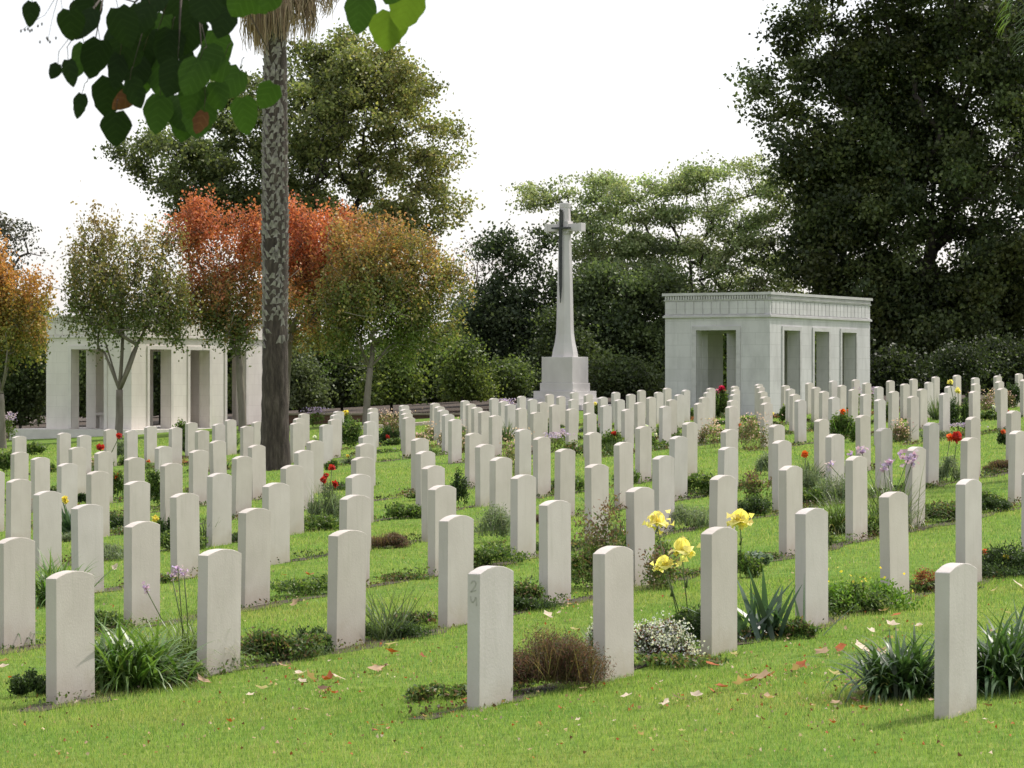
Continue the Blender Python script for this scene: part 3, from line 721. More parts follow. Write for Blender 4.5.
# ================================================================== palm
def palm():
    px, py = 275, 470
    h = (py-380.93+0.0542*px)/2.4349; D = 0.81*F/h; x = (px-512)*D/F; z = float(gz(x, D))
    root = empty('palm_tree', (x, D, z)); tag(root, 'tall palm with grey cross hatched trunk and skirt of dead fronds', 'palm tree')
    s = D/F
    H = (py-(-20))*s
    mb = MB(); pts = []; rr = []
    for i in range(60):
        t = i/59; zz = -0.2+t*(H+0.2)
        yy = py-zz/s
        r = np.interp(yy, [-40, 60, 160, 230, 330, 420, 455, 475], [10.5, 11, 12.5, 13, 12.5, 13.8, 15.2, 17.5])*s
        r *= 1+0.03*math.sin(i*2.3)
        pts.append((np.interp(yy, [-40, 100, 470], [0.4, 2.0-0.8, 0])*s*0.5, 0, zz)); rr.append(r)
    mb.tube(pts, rr, 28); mb.build('trunk', M['palm_bark'], root, smooth=True)
    # cut leaf bases, criss crossing, upper two thirds of the trunk
    mb = MB(); k = 0
    zz = (py-352)*s
    while zz < H-0.5:
        yy = py-zz/s
        r = np.interp(yy, [-40, 60, 160, 230, 330, 420], [10.5, 11, 12.5, 13, 12.5, 14.2])*s
        nb = 9
        for i in range(nb):
            if random.random() < (0.6 if yy > 325 else 0.25 if yy > 290 else 0.08): continue
            a = 2*PI*(i+(k % 2)*0.5)/nb+random.gauss(0, 0.10)
            L = random.uniform(0.10, 0.16); wd = random.uniform(0.045, 0.07); lift = random.uniform(0.015, 0.035)
            ca, sa = math.cos(a), math.sin(a); tx, ty = -sa, ca
            sk = (1 if (i+k) % 2 else -1)*random.uniform(0.02, 0.06)
            def P(u, rad, zc): return (ca*rad+tx*u, sa*rad+ty*u, zc)
            z0 = zz+random.gauss(0, 0.015)
            vs = [P(-wd, r*0.97, z0), P(wd, r*0.97, z0), P(wd*0.35+sk, r+lift, z0+L), P(-wd*0.35+sk, r+lift, z0+L),
                  P(-wd, r*0.9, z0-0.02), P(wd, r*0.9, z0-0.02), P(wd*0.35+sk, r*0.96, z0+L*0.97), P(-wd*0.35+sk, r*0.96, z0+L*0.97)]
            mb.add(vs, [(0,1,2,3),(7,6,5,4),(0,4,5,1),(1,5,6,2),(2,6,7,3),(3,7,4,0)])
        zz += 0.082; k += 1
    tag(mb.build('leaf_base', M['palm_boot'], root), kind='stuff')
    # skirt of dead fronds: a few hanging bundles
    parts = []
    ztop = H+0.4
    for (bx, by, n, wid, bot) in ((-24, 0.1, 90, 9, 52), (-14, -0.35, 150, 9, 58), (-2, -0.45, 170, 12, 45), (10, -0.4, 120, 9, 44), (22, -0.1, 90, 8, 36), (33, 0.1, 120, 9, 44), (48, 0.2, 110, 12, 18), (60, 0.1, 60, 8, 6), (0, 0.45, 200, 25, 45), (-38, 0.1, 70, 8, 14)):
        bz = (py-(-30))*s
        B = np.stack([bx*s*0.35+rng.normal(size=n)*wid*s*0.25, by*0.5+rng.normal(size=n)*0.07, np.full(n, bz)+rng.uniform(-0.5, 0.3, n)], 1)
        end = np.stack([bx*s+rng.normal(size=n)*wid*s*0.42, by+rng.normal(size=n)*0.12, (py-(bot+rng.uniform(-35, 0, n)))*s], 1)
        K = 5; t = np.linspace(0, 1, K)
        V = np.empty((n, K, 2, 3)); c = colvar((0.30,0.22,0.15), n, 0.3, 0.06)
        for j in range(K):
            q = B*(1-t[j])+end*t[j]; q[:, :2] += (end-B)[:, :2]*0.5*math.sin(t[j]*PI)+rng.normal(size=(n, 2))*0.02
            w2 = 0.011*(1.3-t[j])
            V[:, j, 0] = q-np.array([w2, 0.004, 0]); V[:, j, 1] = q+np.array([w2, 0.004, 0])
        idx = np.arange(n*K*2).reshape(n, K, 2)
        parts.append((V.reshape(-1, 3), np.stack([idx[:, :-1, 0], idx[:, :-1, 1], idx[:, 1:, 1], idx[:, 1:, 0]], -1).reshape(-1, 4), np.repeat(c, K*2, axis=0)))
    V, Fq, cv = join(*parts)
    link('dead_frond_skirt', np_mesh('dead_frond_skirt', V, Fq, cv), M['dead'], root)
    # living fan crown above the picture
    for i in range(16):
        a = 2*PI*i/16+random.gauss(0, .1); el = random.uniform(0.15, 1.2); n = 26
        c0 = np.array([math.cos(a)*math.cos(el)*1.1, math.sin(a)*math.cos(el)*1.1, H+0.6+math.sin(el)*1.1])
        az = a+np.linspace(-1.2, 1.2, n)
        B = np.tile(c0, (n, 1))
        V, Fq, cv = ribbons(B, az, np.full(n, el*0.6), np.full(n, 0.85), np.full(n, 0.05), np.full(n, 1.0), colvar((0.07,0.11,0.03), n, 0.2), 4)
        fr = link('frond', np_mesh('frond', V, Fq, cv), M['leaf'], root)
        mb = MB(); mb.tube([(0, 0, H+0.3), tuple(c0*0.5+np.array([0, 0, H+0.5])*0.5), tuple(c0)], [0.03, 0.02, 0.015], 5); mb.build('stalk', M['leaf_stem'], fr, smooth=True)
M['leaf_stem'] = simple('green_stem', (0.06,0.09,0.02), (0.10,0.14,0.04), 10, 0.6, 0)
M['twig'] = simple('brown_twig', (0.03,0.022,0.014), (0.06,0.042,0.028), 20, 0.8, 0.2)
palm()
# feather palm standing outside the picture; its hanging fronds reach the top right corner
def corner_palm():
    D = 40.0
    bx = (1120-512)*D/F; z = float(gz(bx, D))
    root = empty('feather_palm', (bx, D, z)); tag(root, 'feather palm whose drooping green fronds enter the top right corner', 'palm tree')
    top = at(1120, -40, D); Ht = top[2]-z
    mb = MB(); mb.tube([(0, 0, -0.2), (0.03, 0, Ht*0.5), (0, 0, Ht)], [0.3, 0.22, 0.2], 14); mb.build('trunk', M['palm_bark'], root, smooth=True)
    for i in range(13):
        a = 2*PI*i/13+0.24; n = 60
        el = 0.5+0.3*math.sin(i*2.1); L = 2.2
        p = np.array([0, 0, Ht]); ang = el; pts = []; K = 14
        for k in range(K):
            pts.append(p.copy()); p = p+np.array([math.cos(a)*math.cos(ang), math.sin(a)*math.cos(ang), math.sin(ang)])*L/K*1.0; ang -= 0.17
        mb = MB(); mb.tube([tuple(q) for q in pts], list(np.linspace(0.02, 0.005, K)), 5)
        st = mb.build('frond', M['leaf_stem'], root, smooth=True)
        ii = np.repeat(np.arange(1, K), 8); fr = rng.random(len(ii))
        B = np.array([pts[k-1]*(1-t)+pts[k]*t for k, t in zip(ii, fr)])
        n = len(B); sgn = rng.choice([-1, 1], n)
        V, Fq, cv = ribbons(B, a+sgn*1.1+rng.normal(size=n)*0.15, np.full(n, -0.2), np.full(n, 0.42), np.full(n, 0.018), np.full(n, 1.2), colvar((0.10,0.15,0.04), n, 0.25), 4)
        link('leaflet', np_mesh('leaflet', V, Fq, cv), M['leaf'], st)['kind'] = 'stuff'
corner_palm()

# ================================================================== foreground branch with big heart shaped leaves
def heart_leaf(L, W, cup=0.12, seed=0):
    rg = random.Random(seed)
    n = 9; vs = []; fs = []
    ts = [i/(n-1) for i in range(n)]
    def wdt(t): return W*0.5*(math.sin(PI*min(1, (t*0.93+0.07))**0.74))**0.62*(1-0.10*t)
    for i, t in enumerate(ts):
        w_ = wdt(t) if 0 < t < 1 else (W*0.22 if t == 0 else 0.001)
        w_ *= 1+rg.gauss(0, 0.05)
        zc = -cup*L*t*t
        for u in (-1, -0.5, 0, 0.5, 1):
            vs.append((u*w_, -t*L+(0.06*L*abs(u) if t == 0 else 0), zc-abs(u)*cup*W*0.5*math.sin(t*PI)+(0.02*L*rg.gauss(0, 0.4) if abs(u) == 1 else 0)))
    for i in range(n-1):
        for u in range(4):
            a = i*5+u; fs.append((a, a+1, a+6, a+5))
    return vs, fs
def leaf_face_mat(name, c, vein, tr):
    m, nt, b = new_mat(name)
    tc = nt.nodes.new('ShaderNodeTexCoord')
    wv = nt.nodes.new('ShaderNodeTexWave'); wv.inputs['Scale'].default_value = 22; wv.inputs['Distortion'].default_value = 1.5
    mp = nt.nodes.new('ShaderNodeMapping'); mp.inputs['Rotation'].default_value = (0, 0, 0.9)
    ab = nt.nodes.new('ShaderNodeVectorMath'); ab.operation = 'ABSOLUTE'; nt.links.new(tc.outputs['Object'], ab.inputs[0]); nt.links.new(ab.outputs[0], mp.inputs[0]); nt.links.new(mp.outputs[0], wv.inputs[0])
    f = noise(nt, tc.outputs['Object'], 30, 4)
    oi = nt.nodes.new('ShaderNodeObjectInfo')
    base = mixc(nt, f, c, [q*0.65 for q in c])
    vn = nt.nodes.new('ShaderNodeMapRange'); vn.inputs[1].default_value = 0.8; vn.inputs[2].default_value = 1.0; vn.inputs[4].default_value = 0.3; nt.links.new(wv.outputs['Fac'], vn.inputs[0])
    col = mixc(nt, vn.outputs[0], base, vein)
    nt.links.new(col, b.inputs['Base Color']); b.inputs['Roughness'].default_value = 0.6; b.inputs['Specular IOR Level'].default_value = 0.08
    trn = nt.nodes.new('ShaderNodeBsdfTranslucent'); nt.links.new(mixc(nt, 1.0, col, (1.6, 2.0, 0.8), 'MULTIPLY'), trn.inputs[0])
    mx = nt.nodes.new('ShaderNodeMixShader'); mx.inputs[0].default_value = tr
    nt.links.new(b.outputs[0], mx.inputs[1]); nt.links.new(trn.outputs[0], mx.inputs[2]); nt.links.new(mx.outputs[0], nt.nodes['Material Output'].inputs[0])
    return m
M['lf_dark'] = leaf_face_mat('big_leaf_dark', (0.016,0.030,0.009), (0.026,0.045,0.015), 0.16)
M['lf_mid'] = leaf_face_mat('big_leaf_backlit', (0.036,0.068,0.016), (0.055,0.095,0.025), 0.30)  # same leaf backlit: light coming through is put into a paler colour
M['lf_lit'] = leaf_face_mat('big_leaf_yellow_lit', (0.10,0.14,0.025), (0.07,0.09,0.015), 0.42)  # yellow green leaf with the light on it put into the colour
M['lf_brown'] = leaf_face_mat('big_leaf_withered', (0.14,0.055,0.03), (0.2,0.10,0.05), 0.2)
def overhang():
    D0 = 7.6
    tx, ty = -3.6, 6.6; z = float(gz(tx, ty))
    root = empty('linden_tree', (tx, ty, z)); tag(root, 'near tree whose leafy twigs with big heart shaped leaves hang in top left', 'tree')
    O = np.array([tx, ty, z])
    mb = MB(); mb.tube([(0, 0, -0.2), (0.05, 0.02, 1.6), (0.1, 0.05, 3.4)], [0.22, 0.16, 0.12], 14); mb.build('trunk', M['bark'], root, smooth=True)
    lb = MB()
    def w2(px, py, D): return tuple(np.array(at(px, py, D))-O)
    hub = w2(200, -60, D0); hub2 = w2(390, -50, D0)
    lb.tube([(0.1, 0.05, 3.3), (1.2, 0.4, 3.35), hub, hub2, w2(470, -60, D0+.3)], [0.07, 0.045, 0.02, 0.012, 0.006], 8)
    lb.tube([hub, w2(135, 2, D0), w2(100, -8, D0)], [0.006, 0.003, 0.002], 5)
    LV = [(70,10,30,34,0,'d'),(50,8,0,0,0,'s'),(86,0,36,30,0,'d'),(32,2,18,28,.1,'d'),(92,-6,30,26,.4,'d'),(58,64,15,18,.5,'d'),
      (68,60,17,30,-.2,'d'),(82,94,16,28,.2,'d'),(100,40,34,44,.2,'d'),(84,44,22,38,.2,'m'),(118,8,34,46,-.3,'d'),(140,5,34,40,.1,'d'),(128,40,40,36,.3,'d'),
      (110,78,36,44,.1,'d'),(116,112,32,38,.0,'d'),(130,80,26,34,-.4,'d'),(150,30,36,46,.1,'d'),(165,15,32,46,.2,'m'),(158,56,36,50,-.2,'m'),(180,-4,40,40,.0,'d'),
      (192,12,38,48,.2,'d'),(178,60,32,44,.3,'d'),(188,50,18,34,.1,'d'),(160,96,32,44,.1,'m'),(176,95,36,44,-.2,'m'),(196,80,30,44,.2,'m'),(200,100,42,44,.0,'m'),
      (212,30,34,44,-.3,'m'),(228,8,30,36,.3,'d'),(225,56,44,34,1.1,'m'),(208,-6,36,34,.2,'d'),(240,70,36,38,.7,'m'),(242,98,34,42,-.1,'l2'),(274,84,27,32,.5,'l2'),
      (186,105,34,42,.1,'l2'),(246,-6,34,30,.6,'m'),(262,-4,32,24,.9,'m'),(95,10,24,40,.5,'d'),(112,30,24,40,-.2,'d'),(138,58,30,40,.1,'d'),(150,4,30,40,.5,'d'),(172,30,34,44,.2,'d'),(200,60,34,42,.4,'m'),(120,55,24,40,.2,'d'),
      (362,-6,34,44,.15,'m'),(391,12,40,44,.05,'y'),(412,-14,40,50,.25,'y'),(398,-20,30,30,.5,'m'),(272,-8,26,22,.3,'m'),(220,-2,34,34,.1,'d'),(160,-10,30,34,.4,'d'),(145,70,26,32,.3,'m'),(215,82,28,32,-.3,'m'),
      (134,92,20,30,.9,'b'),(204,112,16,26,.35,'b')]
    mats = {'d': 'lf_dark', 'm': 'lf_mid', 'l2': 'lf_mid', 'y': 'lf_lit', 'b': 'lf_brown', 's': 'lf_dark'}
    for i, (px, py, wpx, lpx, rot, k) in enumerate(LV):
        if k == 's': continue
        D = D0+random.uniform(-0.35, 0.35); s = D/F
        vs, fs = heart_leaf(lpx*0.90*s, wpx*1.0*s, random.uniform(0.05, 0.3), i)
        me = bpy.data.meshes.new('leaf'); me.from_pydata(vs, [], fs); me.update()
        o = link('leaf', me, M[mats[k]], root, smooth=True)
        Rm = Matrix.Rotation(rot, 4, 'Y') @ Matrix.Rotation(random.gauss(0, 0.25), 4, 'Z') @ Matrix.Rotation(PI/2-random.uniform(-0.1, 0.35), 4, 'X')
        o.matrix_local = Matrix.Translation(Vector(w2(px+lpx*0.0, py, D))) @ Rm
        p1 = w2(px, py, D)
        # petiole and twig up to the nearest shoot above
        sh = w2(px+random.gauss(0, 4), py-13, D)
        lb.tube([sh, tuple((np.array(sh)+np.array(p1))/2+np.array([0, 0, 0.01])), p1], [0.0013, 0.001, 0.0009], 4)
        if py > 10 and (i % 3 == 0 or px < 105): lb.tube([w2(104 if px < 105 else px*0.6+75, -6, D0) if px < 330 else hub2, sh], [0.0022, 0.0010], 4)
    # a hanging sprig of tiny seed buds
    for (px, py) in ((21,31),(25,30),(28,29),(32,30),(33,20),(38,26),(42,24),(40,42),(47,38),(50,42),(56,38),(66,18),(48,40),(30,31)):
        p = w2(px, py, D0-0.1); lb.tube([tuple(np.array(p)+np.array([0, 0, 0.004])), p, tuple(np.array(p)-np.array([0, 0, 0.004]))], [0.001, 0.003, 0.001], 5)
    for pts in (((60,-10),(45,15),(33,22),(22,30)),((60,-10),(52,20),(48,40)),((60,-10),(62,8),(66,18))):
        lb.tube([w2(a, c, D0-0.1) for a, c in pts], [0.0012]+[0.0006]*(len(pts)-1), 4)
    lb.build('limb', M['twig'], root, smooth=True)
overhang()

# ================================================================== pavilions
def pavilion(px, D, label, mw, mt, zb0, step=False):
    x = (px-512)*D/F
    W, L, ztop = 3.45, 7.8, 3.72
    UP = 0.36
    cx, cy = x+VX*W, D+VY*W                     # local origin: the left front corner
    z = zb0
    root = empty('stone_pavilion', (cx, cy, z), ROT); tag(root, label, 'pavilion', 'stone shelters flanking the cross')
    T = 0.40; zo = 2.60; zb = 2.98
    def wall(axis, c0, c1, openings, length, flip):
        mb = MB(); cur = T if axis == 'y' else 0.0; end = length-T if axis == 'y' else length
        def put(a0, a1, z0, z1):
            if axis == 'x': mb.box(a0, a1, c0, c1, z0, z1)
            else: mb.box(c0, c1, a0, a1, z0, z1)
        for a0, a1 in openings:
            put(cur, a0, -0.4, zo); cur = a1
        put(cur, end, -0.4, zo)
        put(T if axis == 'y' else 0, end, zo, 3.480)
        return mb.build('wall', mw, root)
    op_s = [(1.04, 2.36)]; op_l = [(0.98, 2.18), (3.28, 4.42), (5.46, 6.62)]
    wall('x', 0, T, op_s, W, 0); wall('x', L-T, L, op_s, W, 0)
    wall('y', W-T, W, op_l, L, 0); wall('y', 0, T, op_l, L, 0)
    # pilaster strips and architraves round the openings, standing proud of the wall
    for a0, a1 in op_s:
        for c0, c1 in ((-0.03, 0.02), (L-0.02, L+0.03)):
            mb = MB(); mb.box(a0-0.13, a0, c0, c1, 0, zo); mb.box(a1, a1+0.13, c0, c1, 0, zo); mb.box(a0-0.13, a1+0.13, c0, c1, zo, zo+0.12)
            mb.build('architrave', mt, root)
    for a0, a1 in op_l:
        mb = MB(); mb.box(W-0.02, W+0.03, a0-0.13, a0, 0, zo); mb.box(W-0.02, W+0.03, a1, a1+0.13, 0, zo); mb.box(W-0.02, W+0.03, a0-0.13, a1+0.13, zo, zo+0.12)
        mb.build('architrave', mt, root)
    e = 0.05
    def ring(mb, e, z0, z1):
        mb.box(-e, W+e, -e, 0.1, z0, z1); mb.box(-e, W+e, L-0.1, L+e, z0, z1); mb.box(-e, 0.1, 0.1, L-0.1, z0, z1); mb.box(W-0.1, W+e, 0.1, L-0.1, z0, z1)
    mb = MB(); ring(mb, 0.055, zb, zb+0.055); ring(mb, 0.03, zb+0.055, zb+0.085); mb.build('string_course', mt, root)
    # attic band with shallow upright flutes
    mb = MB()
    k = 0.0
    for i in range(int(W/0.29)): mb.box(0.12+i*0.29, 0.12+i*0.29+0.25, -0.018, 0.05, zb+0.10, 3.460)
    for i in range(int(L/0.29)): mb.box(W-0.05, W+0.018, 0.12+i*0.29, 0.12+i*0.29+0.25, zb+0.10, 3.460)
    mb.build('attic_panel', mw, root)
    mb = MB(); ring(mb, 0.03, 3.483, 3.520); ring(mb, 0.07, 3.640, 3.720)
    for i in range(int(W/0.085)): mb.box(0.02+i*0.085, 0.07+i*0.085, -0.05, -0.0, 3.520, 3.630)
    for i in range(int(L/0.085)): mb.box(W, W+0.05, 0.02+i*0.085, 0.07+i*0.085, 3.520, 3.630)
    ring(mb, 0.0, 3.520, 3.630)
    mb.build('cornice', mt, root)
    mb = MB(); mb.box(0.1, W-0.1, 0.1, L-0.1, 3.490, 3.690); mb.build('roof', mt, root)
    mb = MB(); mb.box(T, W-T, T, L-T, zo+0.35, zo+0.45); mb.build('ceiling', M['pav_in'], root)
    mb = MB()
    q = 0.55 if step else 0.25
    mb.box(-q*2, W+q, -q, L+q, -0.6, -0.02)
    mb.build('plinth', mt, root)
    # bench inside against the back wall
    mb = MB(); mb.box(T+0.1, T+0.5, 2.0, 3.6, 0.42, 0.50); mb.box(T+0.14, T+0.46, 2.2, 2.35, -0.02, 0.42); mb.box(T+0.14, T+0.46, 3.25, 3.4, -0.02, 0.42); mb.build('bench_slab', mt, root)
    return root
pavilion(770, 90, 'grey weathered stone pavilion with square openings on the right', M['pav'], M['pav_trim'], 0.98)
pavilion(131.5, 98.6, 'paler cream stone pavilion half hidden by small autumn trees, left', M['pav2'], M['pav2_trim'], 0.51, True)

# ================================================================== the tall cross
def cross():
    D = 105.5; x = (565-512)*D/F; z = float(gz(x, D)); s = D/F
    root = empty('stone_cross', (x, D, z), ROT); tag(root, 'tall pale stone cross bearing a dark bronze sword on stepped base', 'monument')
    Z = lambda y: CAMZ-(y-384)*s-z
    mb = MB()
    rt = lambda wpx: wpx*0.94*s/2/math.cos(PI/8)
    mb.lathe([(rt(26), Z(357)), (rt(24.6), Z(352)), (rt(20.5), Z(343)), (rt(17.8), Z(334)), (rt(17.0), Z(326)), (rt(15), Z(280)), (rt(12.2), Z(237)), (rt(12.0), Z(234))], 8, phase=PI/8)
    mb.lathe([(rt(11.8), Z(221.5)), (rt(10.2), Z(208)), (rt(10.8), Z(207.8)), (rt(11.4), Z(204)), (rt(10.6), Z(203))], 8, phase=PI/8)
    mb.build('shaft', M['cross'], root, smooth=False)
    mb = MB()
    hw = 0.70; t = 0.15
    mb.box(-hw, hw, -t, t, Z(231.5), Z(224))
    mb.box(-hw-0.02, -hw+0.10, -t-0.02, t+0.02, Z(232), Z(223.5)); mb.box(hw-0.10, hw+0.02, -t-0.02, t+0.02, Z(232), Z(223.5))
    mb.box(-0.215, 0.215, -0.205, 0.205, Z(234), Z(221.5))
    mb.build('arm', M['cross'], root, bevel=0.01)
    mb = MB()
    def blk(wpx, y0, y1):
        h = wpx*s/2/(0.4825+0.8759)*1.0; mb.box(-h, h, -h, h, Z(y1), Z(y0))
    blk(47, 357, 383); blk(50.5, 383, 391); blk(63.5, 391, 398); blk(84, 398, 404.5); blk(105, 404.5, 414)
    mb.build('stepped_base', M['cross'], root, bevel=0.012)
    mb = MB(); yf = -0.24
    def slab(pts, y0, y1):
        n = len(pts)
        mb.add([(a, y0+(0 if 1 else 0), c) for a, c in pts]+[(a, y1, c) for a, c in pts], [tuple(range(n)), tuple(range(2*n-1, n-1, -1))]+[(i, (i+1) % n, (i+1) % n+n, i+n) for i in range(n)])
    yb = -0.30
    slab([(-0.055, Z(228)), (-0.045, Z(285)), (0, Z(303)), (0.045, Z(285)), (0.055, Z(228))], yb-0.06, yb)
    slab([(-0.34, Z(229.3)), (0.34, Z(229.3)), (0.34, Z(227.6)), (-0.34, Z(227.6))], yb-0.075, yb+0.10)
    slab([(-0.035, Z(227.6)), (0.035, Z(227.6)), (0.035, Z(212)), (-0.035, Z(212))], yb-0.06, yb+0.10)
    mb.lathe([(0.02, Z(213)), (0.06, Z(212)), (0.07, Z(210.5)), (0.03, Z(209))], 8, 0, yb)
    mb.build('sword', M['bronze'], root)
cross()

# dark soil sheet whose colour stands in for shade under shrubs and trees
sx = np.linspace(-60, 60, 41); sy = np.concatenate([[103.0], np.linspace(106, 160, 19), [230.0]])
X, Y = np.meshgrid(sx, sy, indexing='ij')
V = np.stack([X, Y, gz(X, Y)+0.012], -1).reshape(-1, 3); I = np.arange(V.shape[0]).reshape(len(sx), len(sy))
tag(link('shaded_ground', np_mesh('shaded_ground', V, np.stack([I[:-1, :-1], I[1:, :-1], I[1:, 1:], I[:-1, 1:]], -1).reshape(-1, 4)), M['soil']), kind='structure')

# low brick wall with coping and thin rail behind the graves, pinkish path kerb
def lowwall(x0, x1, D, ytop, ybot, label):
    a = at(x0, ytop, D); b2 = at(x1, ytop, D)
    root = empty('garden_wall', ((a[0]+b2[0])/2, D, a[2])); tag(root, label, 'wall')
    L = (b2[0]-a[0])/2; s = D/F; h = (ybot-ytop)*s
    mb = MB(); mb.box(-L, L, -0.12, 0.12, -h-0.8, -0.06); mb.build('brickwork', M['brick'], root)
    mb = MB(); mb.box(-L, L, -0.16, 0.16, -0.06, 0.0); mb.build('coping', M['coping'], root)
lowwall(282, 470, 99, 413.0, 423, 'low dark red brick wall behind the rows, right of the palm')
def kerb():
    p0 = ground_at(340, 431); p1 = ground_at(445, 424)
    d = Vector((p1[0]-p0[0], p1[1]-p0[1], p1[2]-p0[2])); L = d.length; a = math.atan2(d.y, d.x)
    o = empty('kerb', p0, a); mb = MB(); mb.box(0, L, -0.15, 0.15, -0.1, 0.10); 
    k = mb.build('kerb', M['kerb']); C.objects.unlink(k); bpy.data.objects.remove(o); C.objects.link(k)
    k.location = p0; k.rotation_euler = (0, -math.asin(d.z/L), a); tag(k, 'pinkish stone path kerb beyond the middle rows', 'kerb')
kerb()

# ================================================================== bedding plants
def near_stone(x, y):
    return min(stones, key=lambda s: (s['x']-x)**2+(s['y']-y)**2)
PG = 'plants in the grave beds'
def uniq(desc, x, y):
    s_ = sorted(stones, key=lambda s: (s['x']-x)**2+(s['y']-y)**2)
    for s in s_[:4]:
        for rel in ('beside', 'next to', 'close to'):
            t = '%s %s the %s' % (desc, 'beside', stone_ref(s))
            if t not in used_labels: return t
    return desc+' beside the '+stone_ref(s_[0])
def flower(kind, p, r, col, parent):
    """one bloom as its own part"""
    P = np.array(p, dtype=float)
    if kind == 'rose':
        n = 26; d = unit(rng.normal(size=(n, 3))+np.array([0, 0, 0.4]))
        V, Fq, cv = leaves(P+d*r*0.55*rng.random((n, 1))**0.5, r*0.95, r*0.95, colvar(col, n, 0.16, 0.06), fold=0.4)
    elif kind == 'iris':
        n = 6; parts = []
        for up in (0, 1):
            m_ = 4 if up else 4
            az = np.arange(m_)*2*PI/m_+up*0.8+random.random(); 
            parts.append(ribbons(np.tile(P, (m_, 1)), az, np.full(m_, 1.15 if up else 0.45), np.full(m_, r*(1.25 if up else 1.35)), np.full(m_, r*1.25), np.full(m_, -0.9 if up else 2.3), colvar(col, m_, 0.08, 0.05)*(1.0 if up else 0.92), 5, taper=4.0))
        parts.append(leaves(P+rng.normal(size=(30, 3))*np.array([r*0.5, r*0.5, r*0.38])+np.array([0, 0, r*0.2]), r*0.62, r*0.55, colvar(col, 30, 0.1, 0.05), fold=0.6))
        V, Fq, cv = join(*parts)
    else:
        n = 16; d = unit(rng.normal(size=(n, 3)))
        V, Fq, cv = leaves(P+d*r*rng.random((n, 1)), r*0.7, r*0.5, colvar(col, n, 0.15, 0.08), fold=0.3)
    return link('bloom', np_mesh('bloom', V, Fq, cv), M['petal'], parent)

